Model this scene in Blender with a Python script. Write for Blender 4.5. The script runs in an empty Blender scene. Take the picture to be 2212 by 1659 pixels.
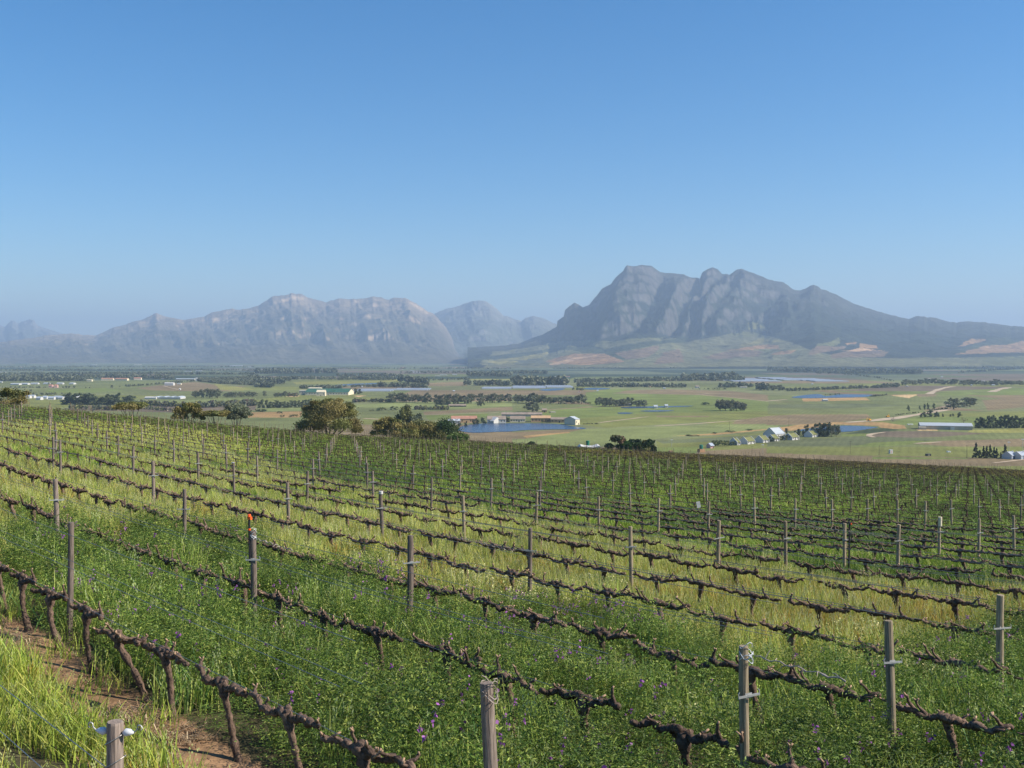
import bpy, math, random
import numpy as np
rng = np.random.default_rng(7); random.seed(7)
D = bpy.data; SC = bpy.context.scene
R = math.radians
# ------------------------------------------------------------------ camera, sky, sun, exposure
PITCH = 0.02728; FU = 2221.8; CX, CY = 1106.0, 829.5      # focal length and centre in units of a 2212 px wide picture
cam_d = D.cameras.new('camera'); cam = D.objects.new('camera', cam_d); SC.collection.objects.link(cam)
cam_d.sensor_width = 36; cam_d.lens = 36 * FU / 2212; cam_d.clip_start = .1; cam_d.clip_end = 90000
cam.location = (0, 0, 0); cam.rotation_euler = (math.pi / 2 - PITCH, 0, 0)
SC.camera = cam
SUN_AZ = math.atan2(.97, -.16); SUN_EL = R(38)
w = D.worlds.new('World'); SC.world = w; w.use_nodes = True
nt = w.node_tree; sky = nt.nodes.new('ShaderNodeTexSky'); sky.sky_type = 'NISHITA'; sky.sun_disc = False
sky.sun_elevation = SUN_EL; sky.sun_rotation = SUN_AZ; sky.altitude = 200; sky.air_density = 1.0; sky.dust_density = 0.3; sky.ozone_density = 4.0
bg = nt.nodes['Background']; bg.inputs[1].default_value = .088; hs = nt.nodes.new('ShaderNodeHueSaturation'); hs.inputs['Saturation'].default_value = 1.36; nt.links.new(sky.outputs[0], hs.inputs['Color']); nt.links.new(hs.outputs[0], bg.inputs[0])
sd = D.lights.new('sun', 'SUN'); sun = D.objects.new('sun', sd); SC.collection.objects.link(sun)
sd.energy = 5.0; sd.angle = R(.5); sd.color = (1, .91, .76)
sv = (math.sin(SUN_AZ) * math.cos(SUN_EL), math.cos(SUN_AZ) * math.cos(SUN_EL), math.sin(SUN_EL))
import mathutils
sun.rotation_euler = mathutils.Vector(sv).to_track_quat('Z', 'Y').to_euler(); sun.location = (60, -20, 60)
VS = SC.view_settings; SC.display_settings.display_device = 'sRGB'; VS.view_transform = 'Standard'; VS.look = 'None'; VS.exposure = .75; VS.gamma = 1; VS.use_curve_mapping = False
SC.cycles.max_bounces = 5; SC.cycles.diffuse_bounces = 3; SC.cycles.glossy_bounces = 2; SC.cycles.transmission_bounces = 3; SC.cycles.volume_bounces = 1
SC.cycles.transparent_max_bounces = 6; SC.cycles.use_denoising = True
HAZE = 7.0e-5
# ------------------------------------------------------------------ mesh helpers
class MB:
    def __init__(s): s.v = []; s.f = []; s.n = 0; s.c = []
    def add(s, v, f, col=None):
        v = np.asarray(v, float).reshape(-1, 3); s.v.append(v)
        for q in f: s.f.append(tuple(i + s.n for i in q))
        if col is not None:
            c = np.ones((len(v), 4)); c[:, :3] = col; s.c.append(c)
        elif s.c is not None: s.c.append(np.ones((len(v), 4)))
        s.n += len(v); return s
    def mesh(s, name, mat=None, smooth=False):
        V = np.concatenate(s.v) if s.v else np.zeros((0, 3))
        L = np.fromiter((i for q in s.f for i in q), dtype=np.int32); cnt = np.fromiter((len(q) for q in s.f), dtype=np.int32)
        return raw_mesh(name, V, L, cnt, mat, smooth, np.concatenate(s.c) if s.c else None)
def raw_mesh(name, V, L, cnt, mat=None, smooth=False, col=None):
    me = D.meshes.new(name)
    me.vertices.add(len(V)); me.vertices.foreach_set('co', np.ascontiguousarray(V, dtype=np.float32).ravel())
    me.loops.add(len(L)); me.loops.foreach_set('vertex_index', np.asarray(L, np.int32))
    me.polygons.add(len(cnt)); st = np.concatenate([[0], np.cumsum(cnt)[:-1]]).astype(np.int32) if len(cnt) else np.zeros(0, np.int32)
    me.polygons.foreach_set('loop_start', st)
    me.update(calc_edges=True)
    me.polygons.foreach_set('use_smooth', np.full(len(cnt), bool(smooth)))
    if col is not None:
        a = me.attributes.new('col', 'FLOAT_COLOR', 'POINT'); a.data.foreach_set('color', np.ascontiguousarray(col, dtype=np.float32).ravel())
    if mat is not None: me.materials.append(mat)
    return me
def link(name, data, parent=None, loc=None, rot=None, **props):
    o = D.objects.new(name, data); SC.collection.objects.link(o)
    if parent is not None: o.parent = parent
    if loc is not None: o.location = loc
    if rot is not None: o.rotation_euler = rot
    for k, v in props.items(): o[k] = v
    return o
def copy_tree(o, parent=None, loc=None, rot=None, scale=None, **props):
    c = o.copy(); SC.collection.objects.link(c)
    if parent is not None: c.parent = parent
    if loc is not None: c.location = loc
    if rot is not None: c.rotation_euler = rot
    if scale is not None: c.scale = scale
    for k, v in props.items(): c[k] = v
    for ch in list(o.children): copy_tree(ch, c)
    return c
BOXF = [(0, 3, 2, 1), (4, 5, 6, 7), (0, 1, 5, 4), (1, 2, 6, 5), (2, 3, 7, 6), (3, 0, 4, 7)]
def box(mb, x0, x1, y0, y1, z0, z1, col=None):
    mb.add([(x0, y0, z0), (x1, y0, z0), (x1, y1, z0), (x0, y1, z0), (x0, y0, z1), (x1, y0, z1), (x1, y1, z1), (x0, y1, z1)], BOXF, col)
def tube(mb, path, rad, n=8, col=None, lump=0, cap=True, r=None):
    P = np.asarray(path, float); m = len(P); rad = np.broadcast_to(rad, (m,)).astype(float)
    T = np.gradient(P, axis=0); T /= np.linalg.norm(T, axis=1)[:, None] + 1e-9
    ref = np.array([0, 0, 1.]) if abs(T[:, 2]).mean() < .8 else np.array([1., 0, 0])
    U = np.cross(T, ref); U /= np.linalg.norm(U, axis=1)[:, None] + 1e-9; W = np.cross(T, U)
    a = np.arange(n) * 2 * math.pi / n
    rr = rad[:, None] * np.ones((m, n))
    if lump and r is not None: rr = rr * (1 + lump * r.normal(size=(m, n)) * .5 + lump * r.normal(size=(m, 1)))
    V = P[:, None, :] + rr[..., None] * (np.cos(a)[None, :, None] * U[:, None, :] + np.sin(a)[None, :, None] * W[:, None, :])
    F = [(i * n + j, i * n + (j + 1) % n, (i + 1) * n + (j + 1) % n, (i + 1) * n + j) for i in range(m - 1) for j in range(n)]
    if cap: F += [tuple(range(n - 1, -1, -1)), tuple((m - 1) * n + j for j in range(n))]
    mb.add(V.reshape(-1, 3), F, col)
# ------------------------------------------------------------------ noise
def vnoise(x, y, seed=0):
    xi = np.floor(x).astype(np.int64); yi = np.floor(y).astype(np.int64); fx = x - xi; fy = y - yi
    def h(a, b):
        n = (a * 374761393 + b * 668265263 + seed * 974634777) & 0xffffffff
        n = ((n ^ (n >> 13)) * 1274126177) & 0xffffffff; n = n ^ (n >> 16)
        return (n & 0xffff) / 65535.0
    u = fx * fx * (3 - 2 * fx); v = fy * fy * (3 - 2 * fy)
    return (h(xi, yi) * (1 - u) + h(xi + 1, yi) * u) * (1 - v) + (h(xi, yi + 1) * (1 - u) + h(xi + 1, yi + 1) * u) * v
def fbm(x, y, o=4, seed=0):
    s = 0; a = .5; t = 0
    for k in range(o): s = s + a * vnoise(x * 2 ** k, y * 2 ** k, seed + k * 17); t += a; a *= .5
    return s / t
def ridged(x, y, o=5, seed=0):
    s = 0; a = .5; t = 0
    for k in range(o): s = s + a * (1 - np.abs(2 * vnoise(x * 2 ** k, y * 2 ** k, seed + k * 31) - 1)); t += a; a *= .55
    return s / t
# ------------------------------------------------------------------ the lie of the land (camera at the origin; z is height above the eye)
PA, PB, PC_, TH, R0 = .06476, .05469, 3.33166, .73955, 1.76277
HT, HC, T0, PP, SS = 1.6675, .8325, -4.89626, 7.95964, 2.6
Q1, Q2, Q3 = .59641, 1.19729, -3.007; CUB = (.12188, 4.46008, -1.54549, -.67366)
UX, UY = math.sin(TH), -math.cos(TH); NX, NY = math.cos(TH), math.sin(TH)
RAISE = .14
def drop_poly(X, Y):
    return PC_ + PA * Y + PB * X + (Q1 * Y * Y + Q2 * X * Y + Q3 * X * X) / 1000 + (CUB[0] * X ** 3 + CUB[1] * X * X * Y + CUB[2] * X * Y * Y + CUB[3] * Y ** 3) / 1e5
TK = np.array([-.5, -.25, 0, .25, .5])
def ground(X, Y):
    X = np.asarray(X, float); Y = np.asarray(Y, float)
    d = np.hypot(X, Y) + 1e-6; az = np.clip(np.arctan2(X, Y), -.56, .56)
    k = np.tan(az)
    T1 = np.interp(k, [-.5, -.33, -.166, 0, .166, .33, .5], [.0450, .0625, .0790, .0880, .0965, .1003, .1025])
    D1 = np.interp(k, TK, [150, 175, 200, 225, 250]); DM = np.interp(k, TK, [35, 46, 58, 66, 72])
    dn = np.minimum(d, DM); dr = drop_poly(dn * np.sin(az), dn * np.cos(az))
    T0_ = dr / dn
    dc = np.clip(d, DM, D1)
    T = T1 + (T0_ - T1) * (1 / dc - 1 / D1) / (1 / DM - 1 / D1)
    dr = np.where(d > DM, T * d, dr)
    G = np.interp(k, [-.5, 0, .25, .5], [.045, .05, .03, .012])
    far = T1 * d + G * np.clip(d - D1, 0, None) * np.clip((d - D1) / 60, 0, 1)
    dr = np.where(d > D1, far, dr)
    s = 3.0; dr = np.where(dr > 62, 80 - s * np.log1p(np.exp(np.clip((80 - dr) / s, -30, 30))), dr)
    dr = np.minimum(dr, 80)
    # a little unevenness near by
    dr = dr - .05 * (fbm(X * .9, Y * .9, 3, 5) - .5) * np.exp(-d / 120)
    return -dr + RAISE * (1 - np.clip((d - 60) / 60, 0, 1))
def ray(x, y):
    a = (x - CX) / FU; b = (CY - y) / FU; c, s = math.cos(PITCH), math.sin(PITCH)
    return np.array([a, c + b * s, -s + b * c])
def lowered(X, Y): return float(RAISE * (1 - np.clip((np.hypot(X, Y) - 60) / 60, 0, 1)))
def U(x, y, h=0.):
    """world point on the ground (raised by h) behind picture point x, y (2212-wide units)"""
    r_ = ray(x, y); r_ = r_ / np.hypot(r_[0], r_[1])
    t = np.geomspace(3, 30000, 1500)
    g = ground(r_[0] * t, r_[1] * t) + h - r_[2] * t
    i = int(np.argmax(g > 0)) if (g > 0).any() else len(t) - 1
    a, b = t[max(i - 1, 0)], t[i]
    for _ in range(30):
        m = (a + b) / 2
        if float(ground(r_[0] * m, r_[1] * m)) + h - r_[2] * m > 0: b = m
        else: a = m
    return np.array([r_[0] * b, r_[1] * b, float(ground(r_[0] * b, r_[1] * b))])
def VP(x, y):
    """point of the flat valley floor behind picture point x, y"""
    r_ = ray(x, y); t = -80 / min(r_[2], -.002); return np.array([r_[0] * t, r_[1] * t, -80.])
def atd(x, d):
    """ground point at forward distance d in picture column x"""
    X = (x - CX) / FU * d; return np.array([X, d, float(ground(X, d))])
def toU(X, Y, Z):
    c, s = math.cos(PITCH), math.sin(PITCH); dd = np.maximum(Y * c - Z * s, .1); v = Z * c + Y * s
    return CX + FU * X / dd, CY - FU * v / dd
def inpoly(px, py, poly):
    poly = np.asarray(poly, float); ins = np.zeros(px.shape, bool); j = len(poly) - 1
    for i in range(len(poly)):
        xi, yi = poly[i]; xj, yj = poly[j]
        c = ((yi > py) != (yj > py)) & (px < (xj - xi) * (py - yi) / (yj - yi + 1e-12) + xi)
        ins ^= c; j = i
    return ins
# picture windows used while measuring: name -> (x0, y0, units per measured unit)
WIN = {'4': (0, 756, .25), '5': (553, 792, .25), '6': (1106, 792, .25), '7': (1659, 792, .25), 'z': (1476, 878.4, 1 / 6.144), 'b': (1908.1, 835.2, 1 / 7.28),
       'm': (0, 540, 1 / 3), 'n': (737.3, 540, 1 / 3), 'o': (1474.7, 540, 1 / 3), 'U': (0, 0, 1)}
def W(k, x, y): a = WIN[k]; return a[0] + x * a[2], a[1] + y * a[2]
# ------------------------------------------------------------------ materials
def newmat(name):
    m = D.materials.new(name); m.use_nodes = True; n = m.node_tree; n.nodes.clear()
    out = n.nodes.new('ShaderNodeOutputMaterial'); return m, n, out
def N(n, t, **k):
    o = n.nodes.new(t)
    for a, b in k.items():
        if a in ('inputs',):
            for i, v in b.items(): o.inputs[i].default_value = v
        else: setattr(o, a, b)
    return o
def col4(c): return (c[0], c[1], c[2], 1)
def mat_simple(name, c, rough=.7, var=.25, scale=3, c2=None, bump=0, metal=0, stretch=None, spec=.3):
    m, n, out = newmat(name); L = n.links.new
    bs = N(n, 'ShaderNodeBsdfPrincipled', inputs={'Roughness': rough, 'Metallic': metal, 'Specular IOR Level': spec})
    tc = N(n, 'ShaderNodeTexCoord'); mp = N(n, 'ShaderNodeMapping'); L(tc.outputs['Object'], mp.inputs[0])
    if stretch: mp.inputs['Scale'].default_value = stretch
    nz = N(n, 'ShaderNodeTexNoise', inputs={'Scale': scale, 'Detail': 6, 'Roughness': .6}); L(mp.outputs[0], nz.inputs[0])
    cr = N(n, 'ShaderNodeValToRGB'); c2 = c2 or tuple(x * (1 - var * 1.6) for x in c)
    cr.color_ramp.elements[0].position = .3; cr.color_ramp.elements[1].position = .7
    cr.color_ramp.elements[0].color = col4(c2); cr.color_ramp.elements[1].color = col4(tuple(min(1, x * (1 + var * .5)) for x in c))
    L(nz.outputs[0], cr.inputs[0]); L(cr.outputs[0], bs.inputs['Base Color'])
    if bump:
        b = N(n, 'ShaderNodeBump', inputs={'Strength': .8, 'Distance': bump}); L(nz.outputs[0], b.inputs['Height']); L(b.outputs[0], bs.inputs['Normal'])
    L(bs.outputs[0], out.inputs[0]); return m
def mat_leaf(name, trans=.3, rough=.55, inst=True, noise=0, gain=(1, 1, 1)):
    """vertex colour 'col' (the leaf's own colour) times the clump's own tint"""
    m, n, out = newmat(name); L = n.links.new
    at = N(n, 'ShaderNodeAttribute', attribute_name='col'); c = at.outputs['Color']
    if inst:
        ai = N(n, 'ShaderNodeAttribute', attribute_name='tint', attribute_type='INSTANCER')
        mx = N(n, 'ShaderNodeMix', data_type='RGBA', blend_type='MULTIPLY', inputs={0: 1}); L(c, mx.inputs[6]); L(ai.outputs['Color'], mx.inputs[7]); c = mx.outputs[2]
    if gain != (1, 1, 1):
        mg = N(n, 'ShaderNodeMix', data_type='RGBA', blend_type='MULTIPLY', inputs={0: 1}); mg.inputs[7].default_value = col4(gain); L(c, mg.inputs[6]); c = mg.outputs[2]
    bs = N(n, 'ShaderNodeBsdfPrincipled', inputs={'Roughness': rough, 'Specular IOR Level': .25}); tr = N(n, 'ShaderNodeBsdfTranslucent'); ms = N(n, 'ShaderNodeMixShader', inputs={0: trans})
    L(c, bs.inputs['Base Color']); L(c, tr.inputs[0]); L(bs.outputs[0], ms.inputs[1]); L(tr.outputs[0], ms.inputs[2]); L(ms.outputs[0], out.inputs[0])
    return m
M = {}
M['oat'] = mat_leaf('oat_grass', .35); M['vetch'] = mat_leaf('vetch_leaf', .3); M['weed'] = mat_leaf('green_weed', .3)
M['crown'] = mat_leaf('tree_leaf', .2, inst=False)
M['trunk'] = mat_simple('tree_bark', (.16, .13, .10), .9, .4, 4)
M['bark'] = mat_simple('vine_bark', (.165, .110, .080), .95, .4, 38, (.035, .023, .018), bump=.022, stretch=(.4, 1, .5))
M['cut'] = mat_simple('cut_wood', (.38, .25, .16), .8, .2, 20)
M['post_grey'] = mat_simple('weathered_grey_wood', (.25, .20, .17), .85, .35, 14, (.085, .065, .05), bump=.006, stretch=(6, 6, .35))
M['post_tan'] = mat_simple('treated_tan_wood', (.36, .295, .20), .8, .3, 12, (.15, .115, .075), bump=.005, stretch=(6, 6, .35))
M['galv'] = mat_simple('galvanised_steel', (.46, .46, .44), .45, .15, 20, metal=.3)
M['wire'] = mat_simple('trellis_wire', (.34, .33, .31), .5, .2, 20, metal=.5)
M['white'] = mat_simple('white_paint', (.55, .54, .52), .6, .06, 2)
M['plastic'] = mat_simple('white_plastic', (.66, .68, .70), .4, .04, 5)
M['orange'] = mat_simple('orange_plastic', (.85, .12, .02), .4, .1, 5)
M['black'] = mat_simple('black_pipe', (.025, .025, .03), .45, .1, 5)
M['straw'] = mat_simple('dry_straw', (.45, .32, .19), .85, .35, 9)
M['tendril'] = mat_simple('dry_tendril', (.42, .35, .30), .85, .3, 20)
M['tank'] = mat_simple('green_tank', (.02, .17, .11), .5, .15, .4)
M['brick'] = mat_simple('tan_brick', (.38, .22, .12), .85, .25, 1.2)
M['pink'] = mat_simple('pink_wall', (.60, .36, .33), .8, .1, .5)
M['tin'] = mat_simple('tin_roof', (.42, .46, .50), .6, .12, .3, stretch=(.2, 3, 1))
M['barnwall'] = mat_simple('barn_wall', (.40, .37, .30), .8, .12, .2)
M['slate'] = mat_simple('grey_blue_roof', (.33, .38, .46), .7, .12, .3)
M['mossroof'] = mat_simple('mossy_roof', (.19, .20, .07), .9, .25, .6)
M['greenroof'] = mat_simple('green_roof', (.035, .115, .075), .7, .15, .1)
M['cream'] = mat_simple('cream_wall', (.68, .60, .44), .8, .08, .2)
M['tanwall'] = mat_simple('ochre_wall', (.52, .34, .19), .8, .15, .2)
M['brownroof'] = mat_simple('brown_roof', (.30, .24, .19), .8, .2, .2)
M['terracotta'] = mat_simple('terracotta_roof', (.42, .22, .15), .8, .2, .2)
M['shade'] = mat_simple('greenhouse_film', (.26, .30, .36), .6, .15, .05)
M['dark'] = mat_simple('dark_opening', (.02, .02, .025), .8, .1, 1)
M['yellow'] = mat_simple('yellow_machine', (.75, .38, .03), .5, .15, 1)
def vary(m, lo, hi):
    # every single vine or post has its own tone
    n = m.node_tree; b = next(q for q in n.nodes if q.type == 'BSDF_PRINCIPLED'); src = b.inputs['Base Color'].links[0].from_socket
    oi = N(n, 'ShaderNodeObjectInfo'); mr = N(n, 'ShaderNodeMapRange', inputs={3: lo, 4: hi}); sc = N(n, 'ShaderNodeVectorMath', operation='SCALE')
    n.links.new(oi.outputs['Random'], mr.inputs[0]); n.links.new(src, sc.inputs[0]); n.links.new(mr.outputs[0], sc.inputs['Scale']); n.links.new(sc.outputs[0], b.inputs['Base Color'])
vary(M['bark'], .70, 1.35); vary(M['post_grey'], .7, 1.3); vary(M['post_tan'], .72, 1.2)
def mat_water():
    m, n, out = newmat('pond_water'); L = n.links.new
    bs = N(n, 'ShaderNodeBsdfPrincipled', inputs={'Roughness': .22, 'Base Color': (.035, .062, .11, 1), 'IOR': 1.33, 'Specular IOR Level': .5})
    tc = N(n, 'ShaderNodeTexCoord'); nz = N(n, 'ShaderNodeTexNoise', inputs={'Scale': .35, 'Detail': 4}); b = N(n, 'ShaderNodeBump', inputs={'Strength': 1, 'Distance': .9})
    L(tc.outputs['Object'], nz.inputs[0]); L(nz.outputs[0], b.inputs['Height']); L(b.outputs[0], bs.inputs['Normal']); L(bs.outputs[0], out.inputs[0]); return m
M['water'] = mat_water()
def mat_land():
    m, n, out = newmat('land'); L = n.links.new
    at = N(n, 'ShaderNodeAttribute', attribute_name='col'); ge = N(n, 'ShaderNodeNewGeometry')
    bs = N(n, 'ShaderNodeBsdfPrincipled', inputs={'Roughness': .95, 'Specular IOR Level': .1})
    mix = at.outputs['Color']
    for sc, lo, hi, det in ((6., .55, 1.35, 6), (.35, .72, 1.25, 5), (.022, .75, 1.22, 6), (.0022, .8, 1.2, 5)):
        nz = N(n, 'ShaderNodeTexNoise', inputs={'Scale': sc, 'Detail': det, 'Roughness': .62}); L(ge.outputs['Position'], nz.inputs[0])
        mr = N(n, 'ShaderNodeMapRange', inputs={1: .3, 2: .7, 3: lo, 4: hi}); L(nz.outputs[0], mr.inputs[0])
        mx = N(n, 'ShaderNodeVectorMath', operation='SCALE'); L(mix, mx.inputs[0]); L(mr.outputs[0], mx.inputs['Scale']); mix = mx.outputs[0]
    L(mix, bs.inputs['Base Color'])
    nb = N(n, 'ShaderNodeTexNoise', inputs={'Scale': 9, 'Detail': 5}); L(ge.outputs['Position'], nb.inputs[0])
    b = N(n, 'ShaderNodeBump', inputs={'Strength': .9, 'Distance': .05}); L(nb.outputs[0], b.inputs['Height']); L(b.outputs[0], bs.inputs['Normal'])
    L(bs.outputs[0], out.inputs[0]); return m
M['land'] = mat_land()
def mat_mount():
    m, n, out = newmat('mountain_rock'); L = n.links.new
    at = N(n, 'ShaderNodeAttribute', attribute_name='col'); ge = N(n, 'ShaderNodeNewGeometry')
    bs = N(n, 'ShaderNodeBsdfPrincipled', inputs={'Roughness': .95, 'Specular IOR Level': .05})
    mix = at.outputs['Color']
    for sc, lo, hi in ((.012, .65, 1.35), (.0018, .75, 1.25)):
        nz = N(n, 'ShaderNodeTexNoise', inputs={'Scale': sc, 'Detail': 8, 'Roughness': .65}); L(ge.outputs['Position'], nz.inputs[0])
        mr = N(n, 'ShaderNodeMapRange', inputs={1: .3, 2: .7, 3: lo, 4: hi}); L(nz.outputs[0], mr.inputs[0])
        mx = N(n, 'ShaderNodeVectorMath', operation='SCALE'); L(mix, mx.inputs[0]); L(mr.outputs[0], mx.inputs['Scale']); mix = mx.outputs[0]
    L(mix, bs.inputs['Base Color'])
    nb = N(n, 'ShaderNodeTexNoise', inputs={'Scale': .008, 'Detail': 9, 'Roughness': .6}); L(ge.outputs['Position'], nb.inputs[0])
    b = N(n, 'ShaderNodeBump', inputs={'Strength': 1, 'Distance': 45}); L(nb.outputs[0], b.inputs['Height']); L(b.outputs[0], bs.inputs['Normal'])
    L(bs.outputs[0], out.inputs[0]); return m
M['mount'] = mat_mount()
# ------------------------------------------------------------------ the valley: fields painted by their own colour
GB = (.120, .158, .058); GD = (.112, .135, .068); GY = (.185, .195, .075); LG = (.145, .178, .085); OL = (.130, .150, .058); BR = (.155, .128, .095)
PU = (.115, .098, .088); OR_ = (.27, .19, .11); TN = (.40, .30, .20); DGN = (.045, .065, .04); GP = (.13, .15, .09); PG = (.095, .115, .075)
FIELDS = [
 ('U', GP, [(-400, 783), (2700, 783), (2700, 1005), (-400, 1005)]),
 ('4', GD, [(60, 340), (640, 330), (640, 280), (1100, 262), (1500, 265), (1690, 275), (2150, 345), (1650, 360), (1650, 380), (60, 378)]),
 ('4', BR, [(1180, 330), (1500, 290), (1690, 275), (2150, 345), (1850, 362), (1300, 348)]),
 ('4', GY, [(1850, 290), (2200, 340), (2100, 352), (1900, 345)]),
 ('4', GB, [(400, 345), (900, 330), (1080, 350), (800, 368), (400, 365)]),
 ('4', LG, [(1240, 440), (2212, 415), (2212, 430), (1500, 460), (1240, 455)]),
 ('4', PU, [(600, 480), (1000, 480), (1500, 480), (1900, 470), (2212, 480), (2212, 520), (1600, 540), (600, 520)]),
 ('5', OR_, [(-100, 395), (400, 385), (380, 440), (-100, 440)]),
 ('5', LG, [(60, 360), (430, 350), (400, 380), (0, 390)]), ('5', LG, [(830, 325), (1550, 302), (2212, 300), (2212, 345), (1500, 368), (850, 350)]),
 ('5', GY, [(310, 130), (900, 125), (1240, 108), (1240, 130), (700, 150), (350, 155)]), ('5', GY, [(1850, 100), (2212, 95), (2212, 112), (1850, 115)]),
 ('5', BR, [(1480, 140), (1820, 130), (1820, 165), (1480, 170)]),
 ('5', OL, [(920, 440), (1200, 430), (1050, 500), (930, 500)]), ('5', GD, [(850, 350), (1450, 370), (1450, 440), (920, 440)]),
 ('5', BR, [(1450, 390), (2212, 345), (2212, 378), (1450, 418)]), ('5', GB, [(1450, 420), (2010, 402), (1990, 438), (1500, 462)]),
 ('5', GD, [(900, 215), (1150, 210), (1120, 270), (850, 260)]), ('5', TN, [(250, 258), (380, 250), (360, 262)]), ('5', TN, [(840, 250), (950, 250), (880, 262)]),
 ('5', BR, [(1700, 520), (1760, 512), (1740, 552), (1880, 576), (2212, 564), (2212, 640), (1780, 625)]),
 ('6', GB, [(640, 220), (900, 190), (1500, 228), (2212, 300), (2212, 345), (700, 342), (620, 290)]),
 ('6', BR, [(870, 230), (1000, 205), (1350, 195), (1900, 212), (2212, 245), (2212, 300), (1750, 252), (1580, 243), (1200, 235)]),
 ('6', GD, [(0, 300), (700, 330), (700, 342), (250, 378), (0, 380)]),
 ('6', GB, [(240, 385), (700, 348), (2212, 342), (2212, 392), (1200, 400), (600, 445), (300, 440)]),
 ('6', OL, [(450, 470), (600, 445), (1200, 402), (2212, 388), (2212, 440), (1300, 500), (800, 530), (600, 500)]),
 ('6', BR, [(1250, 425), (1700, 425), (1700, 435), (1250, 436)]),
 ('6', BR, [(1950, 460), (2212, 425), (2212, 500), (1900, 495)]),
 ('6', LG, [(0, 640), (350, 560), (750, 535), (1300, 518), (2100, 497), (2300, 492), (2300, 540), (1700, 582), (1250, 622), (900, 690), (0, 690)]),
 ('6', BR, [(0, 568), (300, 550), (620, 540), (400, 580), (120, 622), (-200, 622)]), ('6', OR_, [(90, 600), (480, 562), (500, 570), (130, 615)]),
 ('6', OR_, [(1380, 600), (1700, 578), (2212, 538), (2212, 545), (1750, 590)]),
 ('6', OL, [(1250, 640), (2300, 560), (2300, 700), (1250, 745)]), ('6', PG, [(1250, 640), (2100, 590), (2212, 600), (1900, 640), (1300, 665)]),
 ('6', GB, [(1240, 700), (1600, 690), (1600, 750), (1240, 760)]),
 ('7', PU, [(550, 208), (1200, 162), (1590, 168), (1400, 212)]), ('7', PU, [(1480, 210), (1600, 168), (2080, 175), (1930, 220)]),
 ('7', GB, [(540, 212), (1400, 212), (1350, 242), (1000, 240)]), ('7', GB, [(1480, 215), (2080, 185), (2300, 185), (2300, 245), (1400, 248)]),
 ('7', GD, [(0, 310), (900, 285), (1500, 300), (1500, 340), (1250, 400), (0, 410)]), ('7', PG, [(0, 330), (800, 320), (1200, 340), (600, 360), (0, 355)]),
 ('7', BR, [(1850, 290), (2212, 260), (2300, 340), (1900, 380)]), ('7', TN, [(1060, 250), (1320, 238), (1220, 272)]), ('7', BR, [(1280, 235), (1480, 235), (1440, 258), (1300, 262)]),
 ('7', OR_, [(300, 275), (500, 268), (850, 268), (880, 290), (300, 300)]),
 ('7', BR, [(-10, 425), (250, 412), (860, 412), (900, 440), (700, 472), (300, 502), (-10, 505)]),
 ('7', GB, [(1000, 495), (1300, 430), (1600, 430), (2300, 432), (2300, 520), (1340, 505)]), ('7', OL, [(1450, 405), (2300, 382), (2300, 445), (1400, 432)]),
 ('7', GY, [(1750, 548), (2300, 530), (2300, 572), (1720, 572)]),
 ('7', OR_, [(0, 540), (300, 498), (600, 478), (1000, 482), (1180, 508), (1200, 535), (1000, 545), (950, 512), (600, 500), (330, 545), (0, 565)]),
 ('7', DGN, [(840, 545), (1000, 530), (1150, 545), (900, 575), (650, 580), (760, 562)]),
 ('7', PU, [(880, 600), (1000, 558), (1400, 556), (1900, 578), (1500, 605), (1000, 622)]),
 ('7', GB, [(620, 585), (900, 575), (880, 605), (640, 600)]), ('7', TN, [(1260, 540), (1450, 535), (1470, 552), (1300, 552)]),
 ('7', PG, [(-10, 640), (800, 600), (1500, 620), (1300, 650), (700, 680), (-10, 690)]), ('7', GB, [(900, 655), (1250, 640), (1500, 645), (1290, 665), (1000, 690), (700, 690)]),
 ('7', BR, [(1280, 668), (1500, 640), (2300, 620), (2300, 692), (1600, 692)]), ('7', OL, [(-10, 700), (2300, 690), (2300, 745), (-10, 750)]),
 ('7', OR_, [(1260, 664), (1480, 650), (1380, 664)]), ('7', BR, [(-10, 752), (1300, 775), (2300, 800), (2300, 860), (-10, 860)]), ('7', GB, [(900, 775), (1750, 790), (1700, 800), (900, 800)]),
]
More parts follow.
